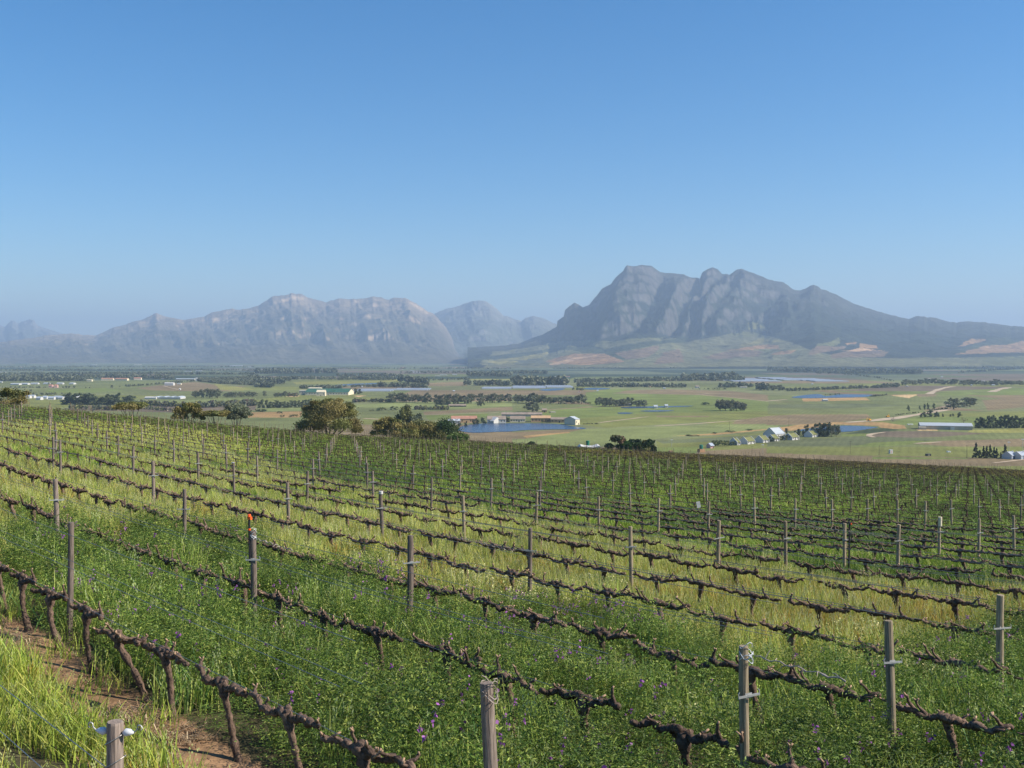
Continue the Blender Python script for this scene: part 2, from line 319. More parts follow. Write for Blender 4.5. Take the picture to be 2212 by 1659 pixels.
# hillside fields below the big mountain
HILL = [
 ('n', GP, [(1000, 640), (1300, 600), (1700, 590), (2212, 560), (2212, 760), (900, 760)]), ('n', DGN, [(780, 725), (1100, 665), (1400, 640), (1640, 620), (1800, 665), (1820, 705), (1700, 690), (1500, 650), (1080, 700), (880, 728)]),
 ('n', DGN, [(1700, 635), (2000, 590), (2212, 555), (2212, 590), (1900, 640), (1780, 660)]), ('n', OR_, [(1300, 720), (1500, 670), (1700, 670), (1840, 725), (1560, 745)]), ('n', TN, [(1310, 735), (1640, 678), (1660, 684), (1370, 742)]),
 ('n', BR, [(1760, 665), (2060, 620), (2060, 640), (1960, 690), (1830, 705)]), ('n', PG, [(1080, 735), (1180, 690), (1280, 700), (1340, 748)]), ('n', GY, [(960, 730), (1200, 680), (1350, 660), (1300, 700), (1000, 738)]),
 ('n', GD, [(1640, 612), (1900, 590), (2100, 560), (1900, 570), (1700, 595)]), ('n', BR, [(2080, 660), (2212, 640), (2212, 720), (2000, 735)]),
 ('o', GP, [(-10, 590), (300, 545), (480, 540), (620, 575), (740, 610), (800, 640), (1000, 690), (1500, 705), (1800, 700), (2500, 690), (2500, 760), (-10, 760)]), ('o', GY, [(380, 610), (520, 575), (700, 595), (560, 600), (400, 630)]), ('o', GD, [(280, 545), (450, 535), (560, 560), (380, 570)]),
 ('o', OR_, [(280, 660), (560, 615), (640, 625), (640, 645), (460, 655)]), ('o', OR_, [(640, 655), (730, 645), (700, 670), (560, 680)]), ('o', BR, [(110, 695), (300, 665), (560, 655), (500, 690), (200, 705)]), ('o', LG, [(470, 650), (600, 650), (560, 668)]),
 ('o', GD, [(860, 600), (1020, 572), (1025, 590), (960, 615), (865, 618)]), ('o', BR, [(820, 650), (860, 620), (1050, 620), (1000, 650), (820, 680)]), ('o', OR_, [(1150, 605), (1260, 620), (1270, 640), (1150, 635)]), ('o', OR_, [(1050, 605), (1130, 598), (1130, 610), (1060, 612)]),
 ('o', BR, [(960, 680), (1100, 645), (1340, 660), (1300, 690), (960, 700)]), ('o', TN, [(1020, 650), (1150, 635), (1320, 655), (1100, 655)]), ('o', PU, [(1080, 655), (1260, 650), (1300, 668), (1100, 672)]),
 ('o', OR_, [(1790, 628), (1850, 570), (1950, 575), (1830, 625)]), ('o', OR_, [(1760, 675), (1960, 625), (2212, 595), (2400, 590), (2400, 660), (1900, 672)]), ('o', GD, [(1960, 700), (2212, 690), (2400, 690), (2400, 760), (1960, 760)]),
 ('o', DGN, [(1760, 665), (2000, 565), (2160, 570), (2212, 595), (1960, 625), (1830, 665)]),
 ('o', OL, [(430, 470), (500, 475), (560, 510), (440, 520)]),
]
def paint(px, py, base, tab):
    wob = 0
    for k, c, poly in tab:
        pl = [W(k, *p) for p in poly]; xs = [p[0] for p in pl]; ys = [p[1] for p in pl]
        m = (px > min(xs)) & (px < max(xs)) & (py > min(ys)) & (py < max(ys)); idx = np.nonzero(m)[0]
        if len(idx) == 0: continue
        ins = idx[inpoly(px[idx], py[idx], pl)]; base[ins] = c
    return base
def build_land():
    az = np.concatenate([np.linspace(-180, -40, 36)[:-1], np.linspace(-40, -30, 40)[:-1], np.linspace(-30, 30, 1500), np.linspace(30, 40, 40)[1:], np.linspace(40, 180, 36)[1:-1]])
    az = np.radians(az)
    dd = np.concatenate([[.5, 1.5], np.geomspace(3, 250, 230), 1 / np.linspace(1 / 254., 1 / 700., 120), 1 / np.linspace(1 / 703., 1 / 9000., 420)[0:], np.geomspace(9500, 33000, 16)])
    A, Dd = np.meshgrid(az, dd); X = Dd * np.sin(A); Y = Dd * np.cos(A); Z = ground(X, Y)
    n, m = X.shape
    x, y, z = X.ravel(), Y.ravel(), Z.ravel()
    c = np.zeros((len(x), 3)); c[:] = (.10, .12, .062)
    d = np.hypot(x, y); far = d > 260
    # default patchwork of the far plain
    q = vnoise(np.floor(x / 420 + .8 * vnoise(x / 900, y / 900, 3)), np.floor(y / 520 + .8 * vnoise(x / 700, y / 700, 4)), 9)
    pal = np.array([GP, GD, PG, DGN, OL, BR, GP, DGN]); c[far] = pal[np.clip((q * 8).astype(int), 0, 7)][far]
    px, py = toU(x, y, z); s = far & (y > 10); idx = np.nonzero(s)[0]
    near = idx[d[idx] < 3600]
    cc = c[near].copy(); wx = 1.2 * (fbm(x[near] / 60, y[near] / 60, 3, 12) - .5)
    g = ('U', GP, FIELDS[0][2])
    qq = vnoise(np.floor(x[near] / 230), np.floor(y[near] / 300), 21)
    pal2 = np.array([GP, GD, OL, GD, BR, GP]); cc[:] = pal2[np.clip((qq * 6).astype(int), 0, 5)]
    cc = paint(px[near] + 4 * wx, py[near] + wx, cc, FIELDS[1:])
    # planted rows show as faint stripes in the fields
    st = .5 + .5 * np.sin((x[near] * .6 + y[near] * .8) / 9.0 * 2 * math.pi); 
    st2 = .5 + .5 * np.sin((x[near] * .9 - y[near] * .35) / 7.0 * 2 * math.pi); st = np.where(qq > .5, st, st2); cc *= (1 + .13 * (st[:, None] - .5)); cc *= (.86 + .28 * fbm(x[near] / 45, y[near] / 60, 4, 91))[:, None]
    c[near] = cc * np.array([1.38, 1.27, .96])
    # vineyard floor: dark crumbly earth under the plants, brown bare earth towards the far edge
    v = ~far; e = np.clip((d - 90) / 120, 0, 1)[v, None]; c[v] = np.array([.085, .075, .04]) * (1 - e) + np.array([.105, .135, .048]) * e
    # earth strip along the first row of vines
    nd = x * NX + y * NY - (R0 + SS); s1 = v & (nd > -.75) & (nd < .12); c[s1] = (.30, .185, .105)
    s2 = v & (nd < -2.2); c[s2] = (.2, .14, .085)
    f = []
    I = np.arange(n * m).reshape(n, m); a_ = I[:-1, :]; b_ = I[1:, :]
    q4 = np.stack([a_, np.roll(a_, -1, 1), np.roll(b_, -1, 1), b_], -1).reshape(-1, 4)[:, ::-1]
    col = np.ones((len(x), 4)); col[:, :3] = c
    me = raw_mesh('ground', np.stack([x, y, z], 1), q4.ravel(), np.full(len(q4), 4), M['land'], True, col)
    link('ground', me, kind='structure')
build_land()
# ------------------------------------------------------------------ mountains
def build_range(name, sil, Dr, Df, seed, colr, colv, spur=1., x0=None, x1=None, nx=900, ns=200, base=-95., cliff=(.62, .93), frac=.30, tab=None, back=5000.):
    sil = np.array(sil, float); xs = np.linspace(x0 if x0 is not None else sil[0, 0], x1 if x1 is not None else sil[-1, 0], nx)
    sy = np.interp(xs, sil[:, 0], sil[:, 1])
    t = (xs - CX) / FU
    s = np.concatenate([np.linspace(0, 1, ns), 1 + np.linspace(0, 1, 24)[1:] ** 1.3])
    jag = (fbm(xs / 7, xs * 0, 3, seed + 3) - .5) * 2.4 * np.clip((768.9 - sy) / 60, 0, 1) * spur
    yr = Dr * (1 + .05 * (fbm(xs / 160, xs * 0 + 3, 3, seed) - .5)); H = (768.9 - (sy + jag)) / FU * yr * 1.0 - 0
    k_ = max(5, nx // 16) | 1; Hs = np.convolve(np.pad(H, k_ // 2, mode='edge'), np.hanning(k_ + 2)[1:-1] / np.hanning(k_ + 2).sum(), 'valid')
    S, I = np.meshgrid(s, np.arange(nx)); Tt = t[I]; yrr = yr[I]; b_ = np.clip((S - .35) / .45, 0, 1); b_ = b_ * b_ * (3 - 2 * b_); Hh = Hs[I] * (1 - b_) + H[I] * b_
    Yp = np.where(S <= 1, Df + (yrr - Df) * S, yrr + (S - 1) * back); Xp = Tt * Yp
    # buttresses and gullies: the slope is pushed back and forth across its width
    px_ = Tt * Dr
    cl = np.clip((px_ * 0 + xs[I] - 1120) / 90, 0, 1) if tab is not None else 1
    rt = np.clip((xs[I] - 1650) / 110, 0, 1) if tab is not None else 0 * S      # right of the peaks the mountain is a smooth green slope
    g1 = ridged(px_ / 1700 + 2.3 * S * .5, S * 1.2, 4, seed + 1) - .62; g2 = ridged(px_ / 520 + S, S * 1.6 + px_ / 4000, 4, seed + 2) - .62
    wgt = np.clip(S / .35, 0, 1) * np.clip((1 - S) / .10, 0, 1)
    if tab is not None:
        pr = np.interp(xs, [1010, 1195, 1222, 1245, 1300, 1320, 1373, 1400, 1445, 1500, 1515, 1545, 1560, 1594, 1608, 1628, 1660, 1700, 1765, 1850, 1990, 2100, 2900], [.3, .3, .6, .3, .45, .2, 1., .8, .3, .95, .4, .85, .45, 1., .7, .9, .6, .45, .9, .55, .75, .5, .5])[I] - .62
        jx = xs[I] + 175 * (1 - S) + 46 * (fbm(S * 7, xs[I] / 90, 3, 77) - .5) + 16 * (fbm(S * 25, xs[I] / 25, 3, 78) - .5); pr = np.interp(jx, xs, np.convolve(np.pad(pr[:, 0], 6, mode='edge'), np.hanning(15)[1:-1] / np.hanning(15).sum(), 'valid'))
        wgt = np.clip((S - .42) / .25, 0, 1) * np.clip((1 - S) / .17, 0, 1)
        g1 = pr * .62 + .50 * g1 * (1 - .6 * rt); g2 = (g2 * .6 + .34 * (ridged(px_ / 150 + S * 3, S * 9, 3, seed + 14) - .62)) * (1 - .6 * rt)
    Sd = np.clip(S + spur * cl * wgt * (.30 * g1 + .13 * g2), 0, 1)
    lo, hi = cliff
    p = frac * (Sd / lo) ** 1.7; up = frac + (1 - frac) * np.clip((Sd - lo) / (hi - lo), 0, 1) ** .85 * .93 + (1 - frac) * .07 * np.clip((Sd - hi) / (1 - hi), 0, 1)
    prof = np.where(Sd < lo, p, up); prof = prof * (1 - rt) + rt * Sd ** 1.55; prof = np.where(Sd < .4, np.minimum(prof, frac * (Sd / lo) ** 1.7 * (1 + rt)), prof) if tab is not None else prof
    prof = np.where(S >= 1, 1 - .9 * np.clip(S - 1, 0, 1) ** 1.1, prof)
    prof = prof * (1 - np.clip((S - .965) / .035, 0, 1) * (S <= 1)) + 1 * np.clip((S - .965) / .035, 0, 1) * (S <= 1) if False else prof
    ledge = 1 + .012 * np.sin(prof * 60 + 6 * vnoise(px_ / 600, S * 0, seed + 9)) * (S < .98) * (S > .3)
    Zp = base + (Hh - base) * prof * ledge
    Zp = np.where(S < 1, np.minimum(Zp, base + (Hh - base) * (.02 + .98 * np.clip(S / .9, 0, 1))), Zp)
    Zp += (fbm(Xp / 260, Yp / 260, 5, seed + 5) - .5) * 90 * spur * np.clip(S / .5, 0, 1) * np.clip((1 - S) / .06, 0, 1)
    x, y, z = Xp.ravel(), Yp.ravel(), Zp.ravel(); n, m = Xp.shape
    gz = np.gradient(Zp, axis=1) / (np.gradient(Yp, axis=1) + 1e-6); steep = np.clip((np.abs(gz) - .42) / .35, 0, 1)
    hi_ = np.clip((prof - .55) / .4, 0, 1)
    rock = np.clip(steep * 1.1 + .45 * hi_ * (.4 + fbm(px_ / 300, S * 30, 4, seed + 8)) , 0, 1).ravel()[:, None]
    nn = fbm(Xp / 500, Yp / 900, 4, seed + 7).ravel()[:, None]
    c = np.array(colv) * (.7 + .6 * nn) * (1 - rock) + np.array(colr) * (.75 + .5 * nn) * rock
    if tab is not None:
        U_, V_ = toU(x, y, z); tab = [(a_, tuple(m_ * q_ for q_, m_ in zip(b_, (1.02, .87, .74))), c_) for a_, b_, c_ in tab]; k = np.nonzero((S.ravel() < .8))[0]; c[k] = paint(U_[k] + 30 * (nn[k, 0] - .5), V_[k] + 9 * (nn[k, 0] - .5), c[k].copy(), tab)
    I = np.arange(n * m).reshape(n, m); q4 = np.stack([I[:-1, :-1], I[1:, :-1], I[1:, 1:], I[:-1, 1:]], -1).reshape(-1, 4)
    col = np.ones((len(x), 4)); col[:, :3] = c
    link(name, raw_mesh(name, np.stack([x, y, z], 1), q4.ravel(), np.full(len(q4), 4), M['mount'], True, col), kind='structure')
def SIL(k, pts): return [W(k, *p) for p in pts]
m1 = [(1010, 752), (1080, 748)] + SIL('n', [(1160, 605), (1300, 550), (1380, 508), (1396, 500), (1400, 462), (1440, 432), (1450, 390), (1510, 340), (1562, 372), (1602, 358), (1650, 300), (1690, 250), (1745, 225), (1775, 180), (1850, 116), (1900, 112), (1945, 97), (2010, 105), (2065, 146), (2140, 153), (2212, 158)]) + \
    SIL('o', [(20, 168), (50, 182), (108, 190), (122, 150), (150, 128), (185, 114), (222, 124), (252, 156), (280, 155), (300, 164), (345, 130), (372, 122), (440, 150), (550, 192), (650, 212), (680, 232), (720, 262), (760, 264), (800, 250), (825, 230), (845, 226), (870, 235), (895, 256), (940, 268), (1000, 295), (1060, 328), (1110, 350), (1250, 395), (1400, 435), (1460, 446), (1490, 436), (1520, 427), (1580, 435), (1630, 437), (1700, 460), (1770, 472), (1830, 463), (1950, 468), (2100, 490), (2212, 498), (2600, 520), (3400, 560), (4200, 640)])
build_range('mountain', m1, 12000, 5600, 11, (.098, .092, .086), (.024, .032, .024), 1., 1010, 2900, 1150, 240, frac=.28, cliff=(.60, .93), tab=HILL)
m2 = SIL('m', [(-900, 560), (-500, 590), (-200, 585), (0, 600), (200, 575), (420, 545), (460, 540), (520, 545), (535, 550), (625, 555), (740, 500), (800, 487), (870, 465), (940, 445), (1000, 415), (1020, 408), (1050, 425), (1090, 435), (1185, 455), (1330, 430), (1380, 405), (1450, 392), (1500, 380), (1550, 390), (1580, 382), (1620, 380), (1680, 360), (1770, 300), (1830, 296), (1875, 290), (1890, 278), (1920, 286), (1950, 283), (1990, 305), (2060, 325), (2115, 340), (2150, 328), (2200, 315)]) + \
    SIL('n', [(60, 320), (170, 315), (215, 305), (260, 315), (310, 325), (335, 312), (390, 310), (430, 320), (490, 355), (560, 400), (600, 415), (660, 480), (710, 560), (745, 640), (800, 700), (900, 725)])
build_range('mountain', m2, 17500, 10500, 23, (.42, .31, .205), (.095, .085, .055), 1., -420, 1037, 900, 200, frac=.30, cliff=(.50, .92))
m3 = SIL('n', [(380, 520), (560, 440), (610, 410), (680, 380), (740, 372), (840, 335), (880, 333), (930, 343), (960, 358), (1000, 390), (1050, 430), (1075, 428), (1110, 445), (1165, 460), (1200, 438), (1245, 428), (1300, 440), (1335, 455), (1370, 475), (1400, 482), (1500, 520), (1700, 600), (1900, 660)])
build_range('mountain', m3, 20500, 14500, 37, (.30, .28, .25), (.10, .11, .08), .8, 864, 1370, 420, 150, cliff=(.45, .92))
m4 = SIL('m', [(-900, 520), (-400, 500), (-150, 470), (-60, 480), (0, 485), (35, 500), (60, 470), (85, 458), (105, 465), (120, 480), (150, 462), (195, 451), (225, 458), (245, 490), (300, 508), (420, 545), (560, 590), (700, 640)])
build_range('mountain', m4, 24500, 18000, 51, (.30, .28, .26), (.10, .11, .09), .8, -300, 233, 320, 130, cliff=(.45, .92))
# ------------------------------------------------------------------ haze: one closed box of even air round everything
def build_haze():
    mb = MB(); box(mb, -36000, 36000, -34000, 36000, -98, 1290)
    m, n, out = newmat('haze'); v = N(n, 'ShaderNodeVolumePrincipled'); v.inputs['Density'].default_value = HAZE; v.inputs['Color'].default_value = (.45, .60, .83, 1); v.inputs['Anisotropy'].default_value = .1
    n.links.new(v.outputs[0], out.inputs['Volume']); link('haze', mb.mesh('haze', m), kind='stuff')
build_haze()
# ------------------------------------------------------------------ ordinals for the labels
ORD = ['zeroth', 'first', 'second', 'third', 'fourth', 'fifth', 'sixth', 'seventh', 'eighth', 'ninth', 'tenth', 'eleventh', 'twelfth', 'thirteenth', 'fourteenth', 'fifteenth', 'sixteenth', 'seventeenth', 'eighteenth', 'nineteenth']
TENS = {20: 'twent', 30: 'thirt', 40: 'fort', 50: 'fift', 60: 'sixt', 70: 'sevent', 80: 'eight', 90: 'ninet'}
def ordw(n):
    if n < 20: return ORD[n]
    t, u = n // 10 * 10, n % 10
    if n >= 100: return '%dth' % n if n % 10 not in (1, 2, 3) or n % 100 in (11, 12, 13) else '%d%s' % (n, {1: 'st', 2: 'nd', 3: 'rd'}[n % 10])
    return TENS[t] + ('ieth' if u == 0 else 'y-' + ORD[u])
# ------------------------------------------------------------------ the vineyard lattice: rows of posts, vines between them
def lat(r, t): return np.array([NX * (R0 + SS * r) + UX * t, NY * (R0 + SS * r) + UY * t])
MEAS = {}   # measured post tops (2212-wide picture units)
def ms(r, k, x, y, s=1 / 1.38875): MEAS[(r, k)] = (x * s, y * s)
for r, k, x, y in [(0, 0, 345, 2165), (1, 1, 205, 1567), (2, 2, 170, 1437), (3, 3, 181, 1321), (4, 3, 459, 1384), (3, 2, 551, 1467), (5, 4, 397, 1338), (5, 3, 702, 1387), (2, 1, 761, 1593), (4, 2, 866, 1447), (5, 2, 1148, 1475),
                   (6, 3, 919, 1413), (7, 3, 1118, 1413), (3, 1, 1228, 1608), (6, 2, 1393, 1487), (4, 1, 1589, 1584), (5, 1, 1895, 1580), (6, 1, 2153, 1561), (7, 2, 1607, 1476), (1, 0, 1488, 2055), (3, 0, 2682, 1865), (4, 0, 3001, 1782), (2, 0, 2240, 1937),
                   (8, 3, 1293, 1432), (9, 3, 1472, 1434), (10, 3, 1620, 1441), (11, 3, 1760, 1436), (12, 3, 1892, 1452), (13, 3, 2011, 1454), (14, 3, 2121, 1449), (15, 3, 2223, 1459), (16, 3, 2311, 1462), (17, 3, 2402, 1452), (18, 3, 2480, 1469), (19, 3, 2553, 1469),
                   (20, 3, 2624, 1468), (21, 3, 2691, 1463), (22, 3, 2749, 1467), (23, 3, 2811, 1465), (24, 3, 2867, 1452), (11, 2, 2265, 1492), (12, 2, 2386, 1496), (13, 2, 2496, 1498), (14, 2, 2603, 1496), (15, 2, 2693, 1499), (16, 2, 2775, 1503), (17, 2, 2856, 1499),
                   (8, 2, 1797, 1490), (9, 2, 1975, 1495), (10, 2, 2123, 1505), (7, 1, 2359, 1564), (8, 1, 2532, 1570), (9, 1, 2693, 1572), (10, 1, 2820, 1553), (11, 1, 2936, 1556), (12, 1, 3044, 1547), (6, 4, 594, 1358), (7, 4, 772, 1367), (8, 4, 939, 1377), (9, 4, 1101, 1389),
                   (10, 4, 1239, 1394), (11, 4, 1379, 1398), (12, 4, 1507, 1412), (13, 4, 1624, 1409), (14, 4, 1736, 1413), (15, 4, 1838, 1419), (16, 4, 1934, 1425), (17, 4, 2027, 1430), (18, 4, 2111, 1434), (19, 4, 2191, 1432)]: ms(r, k, x, y)
def edge_d(X, Y): return float(np.interp(X / max(Y, .1), TK, [150, 175, 200, 225, 250]))
posts = []
for r in range(0, 110):
    for k in range(-16, 34):
        X, Y = lat(r, T0 - PP * k)
        if Y < 3 or abs(X / Y) > .80: continue
        if math.hypot(X, Y) > edge_d(X, Y) - 2: continue
        if (r, k) in MEAS:
            x, y = MEAS[(r, k)]; lo = lowered(X, Y); X, Y, Z = U(x, y, HT - lo); top = (HT - lo) / HT
        else:
            X += random.gauss(0, .07); Y += random.gauss(0, .07); Z = float(ground(X, Y)); top = 1 + random.gauss(0, .03) - lowered(X, Y) / HT
        px, py = toU(X, Y, Z + HT * top)
        posts.append(dict(r=r, k=k, X=X, Y=Y, Z=Z, s=top, px=px, py=py, d=math.hypot(X, Y), inn=(-8 < px < 2220 and py < 1668)))
seen = sorted([p for p in posts if p['inn']], key=lambda p: p['d']); near_posts = seen[:300]; nid = {(p['r'], p['k']) for p in near_posts}
for r in range(0, 110):
    q = sorted([p for p in posts if p['r'] == r and p['inn']], key=lambda p: p['px'])
    for i, p in enumerate(q): p['ord'] = i + 1; p['cnt'] = len(q)
def post_mesh(seed, mat, rad=.043, n=12, tilt=0):
    r = np.random.default_rng(seed); mb = MB()
    zz = np.array([-.15, .1, .5, 1.0, 1.4, HT - .012, HT]); rr = rad * np.array([1.04, 1.03, 1.0, .98, .96, .95, .88])
    path = [(tilt * z + .004 * math.sin(3 * z + seed), .003 * math.cos(4 * z), z) for z in zz]; tube(mb, path, rr, n, lump=.025, r=r); return mb.mesh('post_pole', mat)
def bracket_mesh(long=.25):
    mb = MB(); box(mb, -long / 2, long / 2, -.056, -.048, -.009, .009); box(mb, -.03, .03, -.046, -.040, -.02, .02)
    for s in (-1, 1): tube(mb, [(s * long / 2, -.052, -.012), (s * long / 2, -.052, .03), (s * (long / 2 - .012), -.052, .045)], .004, 5)
    return mb.mesh('wire_bracket', M['galv'])
PMESH = [post_mesh(1, M['post_grey']), post_mesh(2, M['post_grey'], .046, tilt=.012), post_mesh(3, M['post_tan'], .042), post_mesh(4, M['post_tan'], .045, tilt=-.01), post_mesh(5, M['post_tan'], .040, tilt=.015), post_mesh(6, M['post_grey'], .038, tilt=-.02)]
BR1 = bracket_mesh(); BR2 = bracket_mesh(.19)
ROT = math.atan2(UY, UX)
post_obj = {}
SPECIAL = {(0, 0): 'square-cut grey post at the bottom left with two white hooked insulators', (1, 1): 'dark weathered post standing beside the strip of bare earth',
           (1, 0): 'thick cracked brown post cut off by the bottom edge of the picture', (2, 0): 'tan post with white wire ties and a dry tendril along its wire',
           (2, 1): 'grey post with a black sprinkler pipe and orange cap on top', (5, 2): 'grey post topped with a bright white cap', (10, 1): 'tan post with a pale yellow sleeve round its top',
           (10, 2): 'slim post with a white tag hanging from its top', (8, 1): 'tan post paired with a black pipe and a red dot', (5, 3): 'grey post with a small white cap, fifth vine row',
           (3, 0): 'stout tan post with crossbar, second in from the right picture edge', (4, 0): 'stout tan post standing at the right edge of the picture'}
for p in near_posts:
    key = (p['r'], p['k']); kk = (p['r'] * 7 + p['k'] * 13) % 6
    if p['px'] < 900 and p['d'] < 60: kk = [0, 1, 5][kk % 3]
    elif p['px'] > 1300: kk = [2, 3, 4][kk % 3]
    lab = SPECIAL.get(key) or 'wooden post in the %s vine row from the front, %s from the left' % (ordw(p['r'] + 1), ordw(p['ord']))
    root = link('vine_post', None, loc=(p['X'], p['Y'], p['Z']), rot=(random.gauss(0, .018), random.gauss(0, .018), ROT + math.pi), label=lab, category='vine post', group='wooden posts of the vineyard rows')
    o = link('pole', PMESH[kk], root); o.scale = (1, 1, p['s'])
    if p['d'] < 95 and key not in ((0, 0), (1, 0), (1, 1)):
        b = link('crossbar', BR1 if kk % 2 else BR2, root, loc=(0, 0, HT * .745 * p['s']), rot=(0, random.gauss(0, .05), -math.pi / 2 - .5 + random.gauss(0, .1)))
    post_obj[key] = (root, p)
def far_posts():
    mb = MB()
    for p in posts:
        if (p['r'], p['k']) in nid or p['d'] < 14: continue
        q = random.uniform(.028, .038) * (1 if p['d'] < 100 else .72); tube(mb, [(p['X'], p['Y'], p['Z'] - .1), (p['X'] + random.gauss(0, .03), p['Y'], p['Z'] + HT * p['s'])], q, 5)
    link('vine_post', mb.mesh('distant_posts', M['post_tan']), kind='stuff', label='small pale vine posts crowding towards the far edge of the vineyard', category='vine posts')
far_posts()
def ground_pt(xy, h): return (xy[0], xy[1], float(ground(xy[0], xy[1])) + h)
# extras on particular posts
def extras():
    HT = 1.6675 - RAISE
    root, p = post_obj[(0, 0)]
    for s in (-1, 1):
        mb = MB(); tube(mb, [(s * .045, 0, HT - .055), (s * .062, 0, HT - .052), (s * .085, 0, HT - .05), (s * .105, 0, HT - .05)], [.010, .021, .016, .006], 10); a = link('insulator', mb.mesh('insulator', M['plastic'], True), root)
        mb = MB(); c = [(s * (.105 + .004 * i), 0, HT - .05 + .004 * i) for i in range(6)] + [(s * (.135 + .014 * math.cos(t)), 0, HT - .025 + .014 * math.sin(t)) for t in np.linspace(3.9, -1.2, 9)]
        tube(mb, c, .0035, 6); link('hook', mb.mesh('hook', M['galv'], True), a)
    for h in (1.32, 1.44):
        mb = MB(); tube(mb, [(.05 * math.cos(t), .05 * math.sin(t), h + .03 * math.cos(t)) for t in np.linspace(0, 6.2, 14)], .003, 5); link('wire_tie', mb.mesh('wire_tie', M['wire']), root)
    root.rotation_euler = (0, 0, -.15)
    root, p = post_obj[(2, 1)]
    mb = MB(); tube(mb, [(0, .055, 1.1), (0, .055, HT + .20)], .015, 10); pp_ = link('sprinkler_pipe', mb.mesh('sprinkler_pipe', M['black']), root)
    mb = MB(); tube(mb, [(0, .055, HT + .20), (0, .055, HT + .235)], [.026, .022], 10, col=None); box(mb, -.06, .02, .04, .07, HT + .165, HT + .205); link('cap', mb.mesh('sprinkler_cap', M['orange']), pp_, loc=(0, 0, 0))
    mb = MB(); tube(mb, [(0, .055, HT + .015), (0, .055, HT + .04)], .020, 10); link('clip', mb.mesh('pipe_clip', M['orange']), pp_)
    for k_, mt, z0, z1, rr in (((5, 2), 'white', HT - .05, HT + .018, .050), ((10, 1), 'cream', HT - .24, HT + .02, .05), ((5, 3), 'tin', HT - .03, HT + .012, .048)):
        root, p = post_obj[k_]; mb = MB(); tube(mb, [(0, 0, z0), (0, 0, z1)], rr, 12); link('cap', mb.mesh('post_cap', M[mt]), root)
    root, p = post_obj[(10, 2)]; mb = MB(); box(mb, -.10, .02, -.06, -.05, HT - .18, HT + .02); link('tag', mb.mesh('white_tag', M['white']), root, rot=(0, .25, .9))
    root, p = post_obj[(8, 1)]; mb = MB(); tube(mb, [(-.13, 0, 0), (-.12, 0, HT + .02)], .022, 8); q = link('water_pipe', mb.mesh('water_pipe', M['black']), root)
    mb = MB(); tube(mb, [(-.15, -.02, HT - .02), (-.15, -.02, HT + .02)], .019, 8); link('marker', mb.mesh('marker', M['orange']), q)
    for k_ in ((2, 0), (2, 1), (1, 0)):
        root, p = post_obj[k_]; r = np.random.default_rng(k_[0] * 9 + k_[1]); mb = MB()
        for i in range(7):
            a = r.uniform(0, 6.3); z = HT - r.uniform(-.02, .12); tube(mb, [(.05 * math.cos(a + t) * (1 + .3 * r.random()), .05 * math.sin(a + t), z + .03 * math.sin(2 * t + i)) for t in np.linspace(0, 3.4, 8)], .0032, 5)
        link('wire_tie', mb.mesh('wire_tie', M['plastic'] if k_[0] == 2 else M['tendril']), root)
    # dead tendrils still wound round the top wires
    for n_, (k_, t0, ln, h, lab) in enumerate([((2, 0), .08, .85, 1.60, 'dry grey tendril wound along the top wire beside the white-tied post'), ((2, 1), .08, 1.0, 1.58, 'short dry tendril on the wire beside the orange-capped post'),
                                            ((1, 0), 1.0, .8, 1.0, 'dead tendril hanging in the dark gap behind the cracked brown post'), ((7, 1), .06, 2.6, 1.63, 'long pale tendril on the top wire of the eighth vine row'),
                                            ((4, 1), -1.9, 1.5, 1.2, 'pale dead tendril on the wire to the left of the middle tan post')]):
        root, p = post_obj[k_]; r = np.random.default_rng(n_ + 40); mb = MB(); m = int(ln / .045)
        base = np.array([p['X'], p['Y']]); L_ = []
        for i in range(m):
            t = t0 + ln * i / m; xy = base + np.array([UX, UY]) * t; L_.append(ground_pt(xy, h - RAISE - .03 * t + .012 * math.sin(i * 1.7)))
        o0 = np.array(L_[0]); tube(mb, np.array(L_) - o0, .0055, 6, lump=.2, r=r)
        for i in range(2, m, 2):
            q = np.array(L_[i]) - o0; v = r.normal(size=3) * .045; tube(mb, [q, q + v * .6 + (0, 0, .01), q + v], [.005, .004, .002], 4)
        link('tendril', mb.mesh('tendril', M['tendril']), loc=tuple(o0), label=lab, category='tendril', group='dry tendrils left on the wires')
extras()
# trellis wires, one run of wires per row
for r in range(0, 11):
    q = [p for p in posts if p['r'] == r]
    if len(q) < 2: continue
    mb = MB(); ts = np.arange(T0 - PP * max(p['k'] for p in q), T0 - PP * min(p['k'] for p in q) + .1, 2.0)
    for h, off in ((HC + .01, 0), (HT * .745 + .03, .10), (HT * .745 + .03, -.10), (HT - .06, .045)):
        pts = []
        for t in ts:
            xy = lat(r, t) + np.array([NX, NY]) * off; pts.append(ground_pt(xy, h - lowered(*xy)))
        tube(mb, pts, .003 if r < 4 else .0036, 4, cap=False)
    link('trellis_wire', mb.mesh('trellis_wire', M['wire']), label='thin steel trellis wires strung along the %s vine row from the front' % ordw(r + 1), category='trellis wire', group='trellis wires of the front vine rows')
